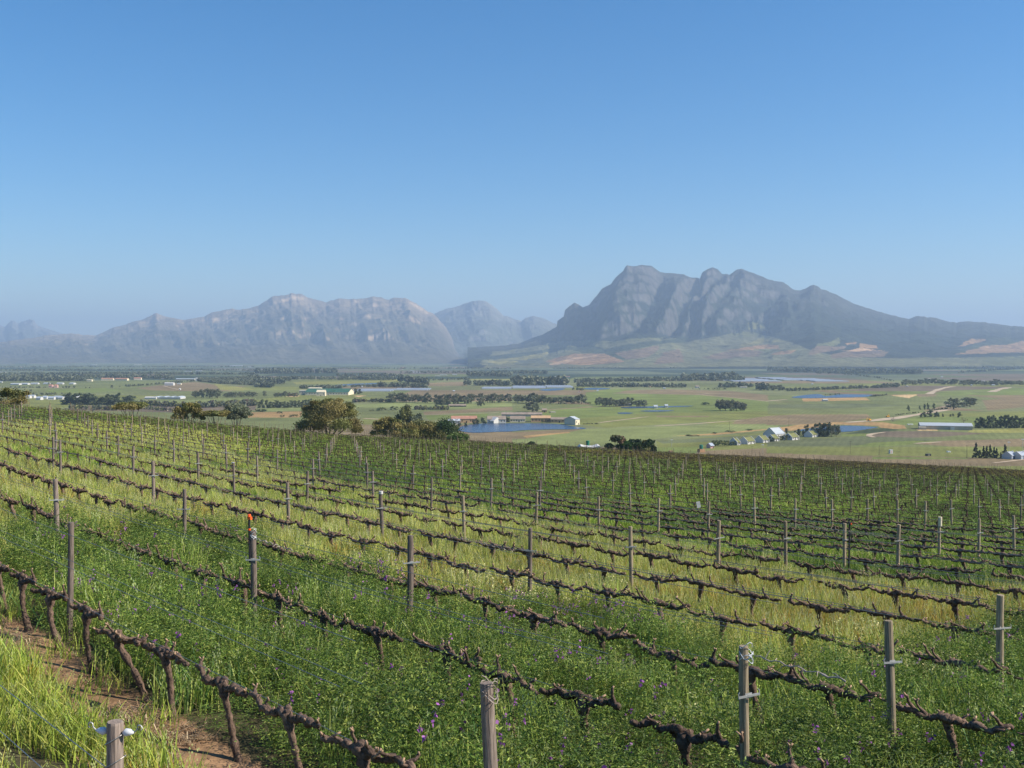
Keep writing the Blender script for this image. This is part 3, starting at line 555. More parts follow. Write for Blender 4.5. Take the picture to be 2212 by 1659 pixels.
# ------------------------------------------------------------------ vines: old knotty trunks with two pruned arms
def vine_parts(seed, fine=True):
    r = np.random.default_rng(seed); n = 9 if fine else 5
    lean = r.normal(.10, .10) if seed < 8 else r.normal(.36, .08)     # the foot stands downhill of the head
    tk = MB(); z = np.linspace(-.12, HC - .02, 22 if fine else 5); u = (z + .12) / (HC + .1)
    bx = lean * (1 - u) ** 1.2 + (.035 if fine else .02) * np.sin(u * r.uniform(3, 7) + r.uniform(0, 6)); by = .03 * np.sin(u * r.uniform(3, 6) + r.uniform(0, 6)) + r.normal(0, .03) * (1 - u)
    rd = (.052 if seed >= 8 and seed < 100 else .045) * (1 - .35 * np.sin(u * 3)) * r.uniform(.9, 1.2) + .022 * np.clip(u - .75, 0, 1) * 4 * .5
    tube(tk, np.stack([bx, by, z], 1), rd * (1 if fine else .8), n + 2 * fine, lump=.16 if fine else 0, r=r)
    if fine:
        for i in range(3): # knots round the head
            a = r.uniform(0, 6.3); c = np.array([.05 * math.cos(a), .03 * math.sin(a), HC - r.uniform(-.01, .08)]); tube(tk, [c - (.0, 0, .05), c - (0, 0, .02), c + (0, 0, .02), c + (0, 0, .045)], [.012, .04, .042, .012], 8, lump=.12, r=r)
    arms = []
    for s in (-1, 1):
        am = MB(); ln = r.uniform(.46, .58); m = 40 if fine else 7; t = np.linspace(0, 1, m); x = s * ln * t
        zz = HC - .03 + .05 * np.sin(t * r.uniform(2, 5) + r.uniform(0, 6)) * t + .018 * np.sin(t * r.uniform(12, 20)) - .025 * np.sin(t * 3.1); yy = .035 * np.sin(t * r.uniform(5, 9) + r.uniform(0, 6)) * np.clip(t * 3, 0, 1)
        rr = (.036 - .012 * t) * r.uniform(.85, 1.15) * (1 if fine else .62); rr[-1] *= .55
        if fine: rr = rr * (1 + .22 * np.abs(np.sin(t * 9 + r.uniform(0, 3))))
        tube(am, np.stack([x, yy, zz], 1), rr, n, lump=.2 if fine else 0, r=r)
        if fine:
            for i in range(int(r.integers(5, 9))):      # burrs where canes were cut year after year
                j = r.random(); c = np.array([s * ln * j, np.interp(j, t, yy), np.interp(j, t, zz)]); v = r.normal(size=3) * (.5, 1, 1); v /= np.linalg.norm(v); q = r.uniform(.018, .030)
                tube(am, [c + v * .008, c + v * .022, c + v * .036, c + v * .044], [q * .6, q, q * .75, q * .2], 7, lump=.2, r=r)
        ns = int(r.integers(3, 6)) if fine else 3; tips = []
        for i in range(ns):
            j = (i + .7 + r.uniform(-.25, .25)) / (ns + .1); j = min(j, .99); c = np.array([s * ln * j, np.interp(j, t, yy), np.interp(j, t, zz)])
            h = r.uniform(.035, .10) if r.random() < .84 else r.uniform(.11, .22); dx = r.normal(0, .06) + s * .015; dy = r.normal(0, .06)
            k = 6 if fine else 3; q = np.linspace(0, 1, k); P = c + np.stack([dx * q + .014 * np.sin(q * 6 + i), dy * q + .012 * np.sin(q * 5), h * q], 1)
            tube(am, P, np.interp(q, [0, .35, .8, 1], [.026, .019, .013, .017]) * (1 if fine else .6), max(5, n - 2), lump=.12 if fine else 0, r=r)
            if fine:
                for e in range(int(r.integers(1, 3))):
                    v = np.array([r.normal(0, .02), r.normal(0, .02), r.uniform(.015, .035)]); tips.append((P[-1], P[-1] + v))
        arms.append((am, tips))
    return tk, arms
def vine_proto(seed):
    tk, arms = vine_parts(seed); root = link('grapevine', None)
    link('trunk', tk.mesh('vine_trunk', M['bark'], True), root)
    for am, tips in arms:
        nf = len(am.f)
        for p0, p1 in tips: tube(am, [p0 - (0, 0, .008), p1], [.0105, .009], 6)
        me = am.mesh('vine_arm', M['bark'], True); me.materials.append(M['cut'])
        for q_ in me.polygons[nf:]: q_.material_index = 1
        link('arm', me, root)
    return root
protos = [vine_proto(i) for i in range(14)]; used = [False] * 14
vines = []
for r in range(1, 110):
    for k in range(-17, 34):
        for j in range(7):
            t = T0 - PP * k + PP * (j + .5) / 7 + random.gauss(0, .05)
            if r == 1: t += .10
            X, Y = lat(r, t)
            if Y < 3 or abs(X / Y) > .80: continue
            d = math.hypot(X, Y)
            if d > edge_d(X, Y) - 2: continue
            if random.random() < (.03 if r > 6 else 0): continue
            Z = float(ground(X, Y)); px, py = toU(X, Y, Z + HC); vines.append((d, r, k, j, X, Y, Z, px, py, -25 < px < 2237 and py < 1690))
vines.sort(key=lambda v: v[0]); nearv = [v for v in vines if v[9]][:300]; nset = {(v[1], v[2], v[3]) for v in nearv}
byrow = {}
for v in nearv: byrow.setdefault(v[1], []).append(v)
for r, q in byrow.items():
    q.sort(key=lambda v: v[7])
    for i, v in enumerate(q):
        # name the vine by its row and by the post it follows
        pk = v[2]; pst = next((p for p in posts if p['r'] == r and p['k'] == pk and p.get('ord')), None)
        if pst: lab = 'pruned grapevine in the %s row from the front, %s after its %s post from left' % (ordw(r + 1), ordw(v[3] + 1), ordw(pst['ord']))
        else:
            n_ = sum(1 for w_ in q if w_[2] == pk and w_[7] <= v[7]); lab = 'pruned grapevine in the %s row from the front, %s from the left picture edge' % (ordw(r + 1), ordw(i + 1))
        pi = random.randrange(8) if r > 2 else 8 + random.randrange(6)
        P = protos[pi]; g = dict(label=lab, category='grapevine', group='pruned grapevines in rows')
        slope = float(ground(v[4] + UX * .5, v[5] + UY * .5) - ground(v[4] - UX * .5, v[5] - UY * .5))
        if not used[pi]:
            used[pi] = True; o = P
            for a, b in g.items(): o[a] = b
        else: o = copy_tree(P, **g)
        o.location = (v[4], v[5], v[6]); o.rotation_euler = (random.gauss(0, .05), -math.atan(slope), ROT + random.gauss(0, .05)); s = random.uniform(.93, 1.07) * (.84 if r <= 2 else 1); o.scale = (1.04, s, (HC - lowered(v[4], v[5])) / HC * random.uniform(.95, 1.05))
for i in range(14):
    if not used[i]:
        for ch in list(protos[i].children):
            for c2 in list(ch.children): D.objects.remove(c2)
            D.objects.remove(ch)
        D.objects.remove(protos[i])
def far_vines():
    pr = []
    for s in range(10):
        tk, arms = vine_parts(100 + s if s < 3 else s, False); V = np.concatenate(tk.v + sum([a.v for a, _ in arms], [])); F = []; o = 0
        for m_ in [tk] + [a for a, _ in arms]:
            F += [tuple(i + o for i in f) for f in m_.f]; o += m_.n
        L = np.fromiter((i for f in F for i in f), np.int32); c = np.fromiter((len(f) for f in F), np.int32); pr.append((V, L, c))
    Vs, Ls, Cs, off = [], [], [], 0; ca, sa = math.cos(ROT), math.sin(ROT)
    for d, r, k, j, X, Y, Z, px, py, inn in vines:
        if (r, k, j) in nset: continue
        if d < 9 or (d > 100 and random.random() < .22): continue
        V, L, c = pr[random.randrange(10)]; sl = float(ground(X + UX, Y + UY) - ground(X - UX, Y - UY)) / 2
        q = V * np.array([1.04, 1, random.uniform(.92, 1.08) * (HC - lowered(X, Y)) / HC]); q[:, 1] *= 1 if d < 90 else .7; q = np.stack([q[:, 0] * ca - q[:, 1] * sa + X, q[:, 0] * sa + q[:, 1] * ca + Y, q[:, 2] + q[:, 0] * sl + Z], 1)
        Vs.append(q); Ls.append(L + off); Cs.append(c); off += len(V)
    link('grapevines', raw_mesh('distant_vines', np.concatenate(Vs), np.concatenate(Ls), np.concatenate(Cs), M['bark']), kind='stuff', label='dark rows of pruned vines shrinking towards the far edge', category='grapevines')
far_vines()
# ------------------------------------------------------------------ plants between the rows (each kind is one scattered cover)
def blades(r, n, rad, h0, h1, wd, cols, seed_heads=0, droop=.35):
    V, F, C = [], [], []; o = 0
    for i in range(n):
        a, q = r.uniform(0, 6.283), rad * math.sqrt(r.random()); bx, by = q * math.cos(a), q * math.sin(a); h = r.uniform(h0, h1); b = r.uniform(0, 6.283); dr = droop * h * r.uniform(.2, 1.3)
        dx, dy = math.cos(b) * dr, math.sin(b) * dr; wa = r.uniform(0, 6.283); w0 = wd * r.uniform(.7, 1.3); wx, wy = math.cos(wa) * w0 / 2, math.sin(wa) * w0 / 2
        for t, ws in ((0, .8), (.45, 1), (.8, .7), (1, 0.08)):
            x, y, z = bx + dx * t * t, by + dy * t * t, h * t - .15 * dr * t ** 3 - .03 * (t == 0); V += [(x - wx * ws, y - wy * ws, z), (x + wx * ws, y + wy * ws, z)]
        c = np.array(cols[int(r.integers(len(cols)))]) * r.uniform(.75, 1.25); base_c = c
        C += [tuple(base_c) + (1,)] * 8; F += [(o, o + 1, o + 3, o + 2), (o + 2, o + 3, o + 5, o + 4), (o + 4, o + 5, o + 7, o + 6)]; o += 8
        if r.random() < seed_heads:
            for e in range(5):
                x, y, z = bx + dx + r.normal(0, .012), by + dy + r.normal(0, .012), h - .15 * dr - e * .022 + r.normal(0, .01); s = .012; V += [(x - s * .45, y, z), (x, y + s * .3, z - s * 1.2), (x + s * .45, y, z), (x, y, z + s * 1.2)]
                C += [(.50, .50, .26, 1)] * 4; F.append((o, o + 1, o + 2, o + 3)); o += 4
    return np.array(V), F, np.array(C)
def leaves(r, n, rad, hh, lf, wf, cols, flowers=0, fcol=(.3, .1, .35), stems=True):
    V, F, C = [], [], []; o = 0; ns = max(1, n // 12)
    for i in range(ns):
        a, q = r.uniform(0, 6.283), rad * math.sqrt(r.random()) * .8; p = np.array([q * math.cos(a), q * math.sin(a), hh * r.uniform(.0, .45)]); b = r.uniform(0, 6.283); d = np.array([math.cos(b), math.sin(b), 0]); ln = rad * r.uniform(.5, 1.1); up = hh * r.uniform(.3, .75)
        c0 = np.array(cols[int(r.integers(len(cols)))]) * r.uniform(.7, 1.3)
        for e in range(12):
            t = (e // 2 + 1) / 6.5; c = p + d * ln * t + np.array([0, 0, up * math.sin(t * 2.2)]); side = np.cross(d, (0, 0, 1)) * (1 if e % 2 else -1); ax = side * .8 + d * .4 + np.array([0, 0, r.uniform(-.2, .6)]) + r.normal(size=3) * .25; ax /= np.linalg.norm(ax)
            up_ = np.cross(ax, r.normal(size=3)); up_ /= np.linalg.norm(up_); l = lf * r.uniform(.7, 1.2); w_ = wf * r.uniform(.8, 1.2)
            V += [tuple(c), tuple(c + ax * l * .5 + up_ * w_ / 2), tuple(c + ax * l), tuple(c + ax * l * .5 - up_ * w_ / 2)]; C += [tuple(c0 * r.uniform(.85, 1.15)) + (1,)] * 4; F.append((o, o + 1, o + 2, o + 3)); o += 4
        if r.random() < flowers:
            c = p + d * ln * .8 + np.array([0, 0, up * 1.05])
            for e in range(7):
                v = c + r.normal(size=3) * np.array([.012, .012, .02]); s = .013; u1 = r.normal(size=3); u1 /= np.linalg.norm(u1); u2 = np.cross(u1, r.normal(size=3)); u2 /= np.linalg.norm(u2)
                V += [tuple(v - u1 * s), tuple(v + u2 * s), tuple(v + u1 * s), tuple(v - u2 * s)]; C += [tuple(np.array(fcol) * r.uniform(.7, 1.3)) + (1,)] * 4; F.append((o, o + 1, o + 2, o + 3)); o += 4
    return np.array(V), F, np.array(C)
def cover(name, protos_, P, S, A, T, V_, mat, label, cat):
    """one object: the plant shapes plus the points they stand on; a node group sets a copy of a shape on every point"""
    Vs, Fs, Cs, vid, off = [], [], [], [], 0
    for i, (v, f, c) in enumerate(protos_):
        Vs.append(v); Cs.append(c); Fs += [tuple(a + off for a in q) for q in f]; vid.append(np.full(len(v), i, np.int32)); off += len(v)
    n = len(P); Vs.append(P); vid.append(np.full(n, -1, np.int32)); Cs.append(np.ones((n, 4)))
    L = np.fromiter((a for q in Fs for a in q), np.int32); cnt = np.fromiter((len(q) for q in Fs), np.int32)
    me = raw_mesh(name, np.concatenate(Vs), L, cnt, mat, False, np.concatenate(Cs))
    def attr(nm, ty, arr, key):
        a = me.attributes.new(nm, ty, 'POINT'); a.data.foreach_set(key, np.ascontiguousarray(arr).ravel())
    attr('vid', 'INT', np.concatenate(vid), 'value'); tot = len(me.vertices); z = tot - n
    attr('pick', 'INT', np.concatenate([np.zeros(z, np.int32), V_.astype(np.int32)]), 'value')
    sc = np.ones((tot, 3), np.float32); sc[z:] = S; attr('size', 'FLOAT_VECTOR', sc, 'vector')
    ro = np.zeros((tot, 3), np.float32); ro[z:] = A; attr('turn', 'FLOAT_VECTOR', ro, 'vector')
    tt = np.ones((tot, 4), np.float32); tt[z:, :3] = T; attr('tint', 'FLOAT_COLOR', tt, 'color')
    g = D.node_groups.new(name, 'GeometryNodeTree'); g.interface.new_socket('Geometry', in_out='INPUT', socket_type='NodeSocketGeometry'); g.interface.new_socket('Geometry', in_out='OUTPUT', socket_type='NodeSocketGeometry')
    gi = g.nodes.new('NodeGroupInput'); go = g.nodes.new('NodeGroupOutput'); Lk = g.links.new
    def nat(nm, dt): a = g.nodes.new('GeometryNodeInputNamedAttribute'); a.data_type = dt; a.inputs[0].default_value = nm; return a.outputs[0]
    va = nat('vid', 'INT'); join = g.nodes.new('GeometryNodeJoinGeometry')
    def sep(val):
        c = g.nodes.new('FunctionNodeCompare'); c.data_type = 'INT'; c.operation = 'EQUAL'; Lk(va, c.inputs[2]); c.inputs[3].default_value = val
        s = g.nodes.new('GeometryNodeSeparateGeometry'); s.domain = 'POINT'; Lk(gi.outputs[0], s.inputs[0]); Lk(c.outputs[0], s.inputs[1]); return s.outputs[0]
    for i in reversed(range(len(protos_))):
        ti = g.nodes.new('GeometryNodeGeometryToInstance'); Lk(sep(i), ti.inputs[0]); Lk(ti.outputs[0], join.inputs[0])
    pts = g.nodes.new('GeometryNodeMeshToPoints'); Lk(sep(-1), pts.inputs[0])
    io = g.nodes.new('GeometryNodeInstanceOnPoints'); Lk(pts.outputs[0], io.inputs['Points']); Lk(join.outputs[0], io.inputs['Instance']); io.inputs['Pick Instance'].default_value = True
    Lk(nat('pick', 'INT'), io.inputs['Instance Index']); Lk(nat('size', 'FLOAT_VECTOR'), io.inputs['Scale'])
    er = g.nodes.new('FunctionNodeEulerToRotation'); Lk(nat('turn', 'FLOAT_VECTOR'), er.inputs[0]); Lk(er.outputs[0], io.inputs['Rotation'])
    Lk(io.outputs[0], go.inputs[0])
    o = link(name, me, kind='stuff', label=label, category=cat); md = o.modifiers.new('scatter', 'NODES'); md.node_group = g
    return o
# where each kind grows, traced on the photograph and laid on the slope
ZV = [(0, 1255), (0, 1095), (60, 1115), (175, 1160), (310, 1170), (340, 1145), (545, 1165), (600, 1230), (760, 1270), (1000, 1335), (1180, 1330), (1350, 1335), (1500, 1395), (1640, 1460), (1800, 1490), (1950, 1480), (2050, 1420), (2130, 1400), (2260, 1400), (3800, 1380), (3800, 2400), (900, 2400), (-600, 2400), (-600, 1255)]
ZD = [(-60, 870), (-60, 905), (120, 925), (330, 945), (480, 985), (560, 1000), (640, 1035), (800, 1070), (1000, 1105), (1200, 1150), (1400, 1185), (1600, 1230), (1850, 1275), (2100, 1300), (3800, 1340), (3800, 900), (1400, 900), (600, 860)]
ZY = [(640, 1240), (700, 1190), (900, 1200), (1200, 1240), (1500, 1290), (1750, 1260), (2000, 1300), (2300, 1320), (2300, 1400), (2000, 1400), (1700, 1420), (1400, 1330), (1100, 1300), (800, 1270)]
ZL = [(60, 925), (200, 915), (420, 935), (560, 960), (640, 985), (500, 985), (300, 960), (120, 950)]
ZE = [(1150, 975), (1500, 978), (2300, 985), (2300, 1040), (1900, 1015), (1500, 1000)]
def scatter():
    r = np.random.default_rng(99)
    # candidate points: dense by the camera, thinner with distance
    sets = []
    for d0, d1, rho in ((4.5, 11, 15), (11, 20, 15), (20, 32, 11), (32, 50, 7), (50, 80, 3.8), (80, 130, 2.0), (130, 262, .85)):
        n = int(rho * .5 * 1.34 * (d1 * d1 - d0 * d0)); a = r.uniform(-.67, .67, n); d = np.sqrt(r.uniform(d0 * d0, d1 * d1, n)); sets.append(np.stack([d * np.sin(a), d * np.cos(a), d], 1))
    P = np.concatenate(sets); x, y, d = P.T
    lim = np.interp(x / y, TK, [150, 175, 200, 225, 250]); k = d < lim + 8; x, y, d = x[k], y[k], d[k]
    z = ground(x, y); px, py = toU(x, y, z + .15); n = len(x)
    wob = (fbm(x * .45, y * .45, 3, 61) - .5); pxw = px + wob * 60 * 10 / np.maximum(d, 10) * 3; pyw = py + wob * 22 * 14 / np.maximum(d, 14) * 2
    nd = x * NX + y * NY - R0; fr = np.mod(nd / SS + .5, 1) - .5; rowd = np.abs(fr) * SS
    strip = (nd - SS > -.72) & (nd - SS < .03)
    front = nd - SS <= .03
    V = inpoly(pxw, pyw, ZV) & ~front; Dk = inpoly(pxw, pyw, ZD) & ~V; Yl = inpoly(pxw, pyw, ZY) & ~V; Lt = inpoly(pxw, pyw, ZL); E_ = inpoly(pxw, pyw, ZE); Dk &= ~Lt
    nz = fbm(x * .35, y * .35, 4, 71); n2 = fbm(x * 1.3, y * 1.3, 3, 72); n3 = fbm(x * .09 + 3, y * .09, 3, 73)
    u = r.random(n)
    Dk2 = Dk | ((d > 34) & (py < 1150) & (nz > .60)); Dk = Dk2 & ~V
    grow = np.ones(n, bool)
    grow &= ~(strip & (u < .93)); grow &= ~((n2 < .30) & (u < .35))
    grow &= ~((rowd < .2) & V & (u < .45))           # dark gap under the vine arms
    grow &= ~((d > 60) & (rowd < .3) & (u < .3)); grow &= ~(inpoly(px, py, [(-300, 1480), (60, 1590), (190, 1640), (230, 1900), (-300, 1900)]) & (u < .85))
    big = np.interp(d, [0, 16, 40, 90, 250], [1, 1, 1.35, 2.1, 3.4]); ang = r.uniform(0, 6.283, n); zero = np.zeros(n)
    A = np.stack([r.normal(0, .08, n), r.normal(0, .08, n), ang], 1)
    hgt = np.interp(n2, [.25, .75], [.72, 1.22]) * r.uniform(.85, 1.15, n)
    # mounded: the cover thins close to the vine rows
    hrow = np.interp(rowd, [0, .3, .75], [1.0, 1.12, 1.22])
    S = np.stack([big, big, hgt * hrow * np.interp(d, [0, 40, 120, 250], [1, 1, 1, 1.15])], 1)
    grow &= ~(V & (n2 < .40) & (u < .55)); S[:, 2] *= np.where(V, np.interp(rowd, [0, .25, .6], [.66, .80, 1.0]), 1)
    cl = fbm(x * .8, y * .8, 3, 131); S[:, 2] *= np.where(V, .72 + .62 * cl, 1); kx = np.where(V, r.uniform(.7, 1.35, n), 1); S[:, 0] *= kx; S[:, 1] *= kx
    Pz = np.stack([x, y, z - .01], 1)
    mixv = V & (r.random(n) < np.where(nz > .50, .38, .10)) & (d < 24)
    ok = grow & ~V & ~Dk | (grow & mixv)
    # oats: yellow-green with burnt patches beside the rows
    och = (front & (n2 > .56) & (u < .45) & (nd - SS > -2.2)) | ((Yl & (rowd < 1.05) & (n2 > .48)) | ((rowd < .5) & (n2 > .58))) & ~Dk & ~V
    tint = np.ones((n, 3)); tint *= (.74 + .50 * nz + .25 * (n2 - .5) + .06 * r.normal(size=n))[:, None]; tint[front] *= np.array([.80, .88, .66]); S[front, 2] *= .62; tint[Lt] *= np.array([1.15, 1.15, .9]); tint[mixv] *= np.array([.72, .85, .8])
    w_ = ok & ~och; gr = [(.42, .46, .10), (.36, .43, .09), (.50, .49, .13), (.29, .38, .08), (.54, .49, .16)]
    pr = [blades(np.random.default_rng(i), 46, .24, .26, .58, .011, gr, .25) for i in range(4)]
    cover('oat_grass', pr, Pz[w_], S[w_], A[w_], tint[w_], r.integers(0, 4, w_.sum()), M['oat'], 'light yellow-green oat grass standing between the vine rows', 'grass')
    w_ = ok & och; gr = [(.52, .34, .09), (.50, .43, .11), (.36, .26, .07), (.54, .46, .14), (.36, .42, .09), (.42, .45, .10)]
    pr = [blades(np.random.default_rng(20 + i), 46, .24, .22, .52, .011, gr, .15) for i in range(3)]
    cover('burnt_grass', pr, Pz[w_], S[w_], A[w_], tint[w_], r.integers(0, 3, w_.sum()), M['oat'], 'ochre and rust coloured dying grass under the vine rows', 'dry grass')
    # vetch
    w_ = grow & V & ~mixv; vc = [(.085, .145, .025), (.115, .185, .032), (.155, .23, .04), (.065, .115, .027), (.24, .29, .06)]
    pr = [leaves(np.random.default_rng(40 + i), 520, .28, .58, .036, .0105, vc, .10 * (i > 1)) for i in range(4)]
    Sv = S.copy(); Sv[:, 2] *= 1.0; tv = tint.copy(); pu = (n3 > .55)
    pick = np.where(r.random(n) < np.where(pu, .6, .12), r.integers(2, 4, n), r.integers(0, 2, n))
    cover('vetch', pr, Pz[w_], Sv[w_], A[w_], tv[w_], pick[w_], M['vetch'], 'feathery dark green vetch with purple flowers between the front vine rows', 'vetch')
    # thick blades rising out of the vetch
    w_ = V & grow & (r.random(n) < np.where(cl > .55, .42, .08)); pr = [blades(np.random.default_rng(60 + i), 9, .2, .25, .55, .016, [(.10, .22, .06), (.14, .28, .08), (.25, .32, .12)], .0, .5) for i in range(3)]
    cover('tall_grass', pr, Pz[w_], S[w_] * .95, A[w_], np.ones((w_.sum(), 3)), r.integers(0, 3, w_.sum()), M['oat'], 'single broad grass blades rising out of the vetch', 'grass')
    # low dark green weeds over the far and right-hand part
    w_ = grow & Dk; wc = [(.13, .23, .036), (.17, .27, .048), (.11, .20, .034), (.24, .31, .065)]
    pr = [blades(np.random.default_rng(70 + i), 50, .26, .22, .52, .013, wc, .03, .6) for i in range(4)]
    td = np.ones((n, 3)) * (.70 + .75 * (nz - .3))[:, None]; sel = (nz > .56); td[sel] *= np.array([1.5, 1.3, 1.1]); td[(d > 120)] *= np.array([1.05, .98, .95]); td[E_] *= np.array([1.25, .85, .95])
    cover('green_weeds', pr, Pz[w_], S[w_], A[w_], td[w_], r.integers(0, 4, w_.sum()), M['weed'], 'short dark green weeds covering the far side of the vineyard', 'weeds')
    # small cream flowers in drifts
    fc = [(.28, .34, .10), (.22, .32, .09)]
    def flr(i):
        return leaves(np.random.default_rng(80 + i), 60, .22, .46, .03, .012, fc, .9, (.75, .72, .36))
    spots = [(920, 800, 60), (925, 640, 22), (1090, 640, 30), (1640, 1275, 70), (1700, 1290, 60), (1600, 1260, 50), (1950, 1430, 70), (2010, 1440, 70), (1880, 1395, 50), (480, 1165, 0)]
    spots = [(1300 / 1.3889, 0, 0)]
    F_ = []
    for cx, cy, nn, sx, sy in ((1030, 1265, 60, 70, 20), (1140, 1290, 60, 60, 22), (1010, 1255, 30, 40, 12), (1980, 1435, 90, 85, 22), (2050, 1450, 50, 60, 15), (1290, 1260, 30, 60, 14), (395, 1190, 16, 35, 10), (680, 1345, 14, 30, 12), (1850, 1370, 25, 40, 15), (740, 1150, 14, 50, 12), (1660, 1160, 18, 30, 6), (2330, 1560, 8, 20, 10), (1470, 1550, 6, 20, 8)):
        for i in range(nn):
            F_.append(U(cx + r.normal() * sx * .6, cy + r.normal() * sy * .6, .3))
    F_ = np.array(F_); m = len(F_); F_[:, 2] = ground(F_[:, 0], F_[:, 1]) + .02
    cover('cream_flowers', [flr(i) for i in range(3)], F_, np.ones((m, 3)), np.stack([np.zeros(m), np.zeros(m), r.uniform(0, 6.28, m)], 1), np.ones((m, 3)), r.integers(0, 3, m), M['oat'], 'drifts of small cream flowers among the grass', 'flowers')
    # straw and dead stalks lying along the first row
    m = 5200; t = r.uniform(-22, 2, m); off = r.normal(-.55, .28, m); q = np.array([lat(1, a) for a in t]) + off[:, None] * np.array([NX, NY]); zz = ground(q[:, 0], q[:, 1]) + .008
    def strw(i):
        rr = np.random.default_rng(90 + i); V, F, C = [], [], []; o = 0
        for e in range(9):
            a = rr.uniform(0, 6.28); p = rr.normal(size=3) * np.array([.09, .09, .008]) + np.array([0, 0, .014]); l = rr.uniform(.04, .16); dx, dy = math.cos(a) * l, math.sin(a) * l; up = rr.uniform(-.02, .05); w0 = .004
            V += [tuple(p + (-dy / l * w0, dx / l * w0, 0)), tuple(p + (dy / l * w0, -dx / l * w0, 0)), tuple(p + (dx + dy / l * w0, dy - dx / l * w0, up)), tuple(p + (dx - dy / l * w0, dy + dx / l * w0, up))]; c = np.array([(.50, .36, .22), (.38, .25, .15), (.58, .46, .30)][e % 3]) * rr.uniform(.7, 1.2)
            C += [tuple(c) + (1,)] * 4; F.append((o, o + 1, o + 2, o + 3)); o += 4
        return np.array(V), F, np.array(C)
    keep = fbm(q[:, 0] * 1.1, q[:, 1] * 1.1, 3, 15) > .46; q = q[keep]; zz = zz[keep]; m = len(q)
    cover('straw', [strw(i) for i in range(4)], np.stack([q[:, 0], q[:, 1], zz], 1), np.ones((m, 3)), np.stack([np.zeros(m), np.zeros(m), r.uniform(0, 6.28, m)], 1), np.ones((m, 3)), r.integers(0, 4, m), M['oat'], 'dry straw and dead stalks lying on the bare earth', 'straw')
scatter()
# ------------------------------------------------------------------ trees
def crown_mesh(seed, w, h, base, n, leaf, cols, lobes=9, shape='round', gap=.0, wisp=0., lean=0):
    """many small leaf faces in clumps on branch ends; cols = leaf colours of different clumps"""
    r = np.random.default_rng(seed); cen = []
    for i in range(lobes):
        if shape == 'cone': t = (i + .5) / lobes; a = r.uniform(0, 6.28); q = w / 2 * (1 - t) ** .7 * .42; cen.append((q * math.cos(a), q * math.sin(a), base + (h - base) * (t * .97 + .02), w / 2 * (1 - t) ** .62 * .72 + .03 * w, (h - base) / lobes * 1.6))
        elif shape == 'column': t = (i + .5) / lobes; a = r.uniform(0, 6.28); q = w * .14; cen.append((q * math.cos(a), q * math.sin(a), base + (h - base) * t, w / 2 * (1 - .35 * abs(2 * t - .8)) * r.uniform(.7, 1), (h - base) / lobes * 1.5))
        elif shape == 'flat': a = r.uniform(0, 6.28); q = w / 2 * math.sqrt(r.random()) * .78; cen.append((q * math.cos(a), q * math.sin(a), h - (h - base) * r.uniform(.15, .45), w * r.uniform(.14, .22), (h - base) * r.uniform(.15, .28)))
        elif shape == 'design':
            fx, fz, fr = [(-.28, .55, .2), (-.1, .78, .2), (.12, .78, .2), (.26, .60, .19), (.38, .33, .15), (-.40, .27, .14), (-.05, .5, .25), (.2, .28, .2), (-.2, .25, .2), (0, .90, .10), (-.34, .72, .10), (.31, .80, .09), (.45, .16, .11), (-.13, .45, .22), (-.45, .12, .10), (.08, .55, .24), (-.22, .88, .07), (.17, .93, .07)][i % 18]
            cen.append((fx * w, r.uniform(-.28, .28) * w * (1 - abs(fz - .4)), base + fz * (h - base), fr * w * .78, fr * w * .62))
        else:
            a = i * 2.4 + r.uniform(-.4, .4); t = (i + .5) / lobes; ph = math.acos(1 - 1.75 * t); q = w / 2 * .70 * math.sin(ph) * r.uniform(.7, 1.15); z = base + (h - base) * (.42 + .40 * math.cos(ph) * r.uniform(.85, 1.08)); s = r.uniform(.13, .26)
            cen.append((q * math.cos(a), q * math.sin(a), z, w * s, (h - base) * s * .9))
    V, C = [], []; per = n // len(cen)
    for (cx, cy, cz, rw, rh) in cen:
        lc = np.array(cols[int(r.integers(len(cols)))]) * r.uniform(.8, 1.2)
        sub = max(3, per // 60); sd = r.normal(size=(sub, 3)); sd /= np.linalg.norm(sd, axis=1)[:, None]; sd[:, 2] = np.abs(sd[:, 2]) * .9 - .25; sc = np.array([cx, cy, cz]) + sd * np.array([rw, rw, rh]) * r.uniform(.55, .95, (sub, 1))
        k = r.integers(0, sub, per); p = sc[k] + r.normal(size=(per, 3)) * np.array([rw, rw, rh]) * (.24 + wisp * .2); p[:, 0] += lean * (p[:, 2] - base) / max(h - base, .1)
        cc = lc[None] * r.uniform(.75, 1.3, (sub, 1))[k] * r.uniform(.85, 1.15, (per, 1))
        a1 = r.normal(size=(per, 3)); a1 /= np.linalg.norm(a1, axis=1)[:, None]; a2 = np.cross(a1, r.normal(size=(per, 3))); a2 /= np.linalg.norm(a2, axis=1)[:, None]; s = leaf * r.uniform(.6, 1.3, (per, 1))
        V.append(np.stack([p - a1 * s, p + a2 * s * .7, p + a1 * s, p - a2 * s * .7], 1).reshape(-1, 3)); C.append(np.repeat(cc, 4, 0))
    V = np.concatenate(V); C = np.concatenate(C); m = len(V) // 4; col = np.ones((len(V), 4)); col[:, :3] = C
    return raw_mesh('crown', V, np.arange(len(V)), np.full(m, 4), M['crown'], False, col), cen
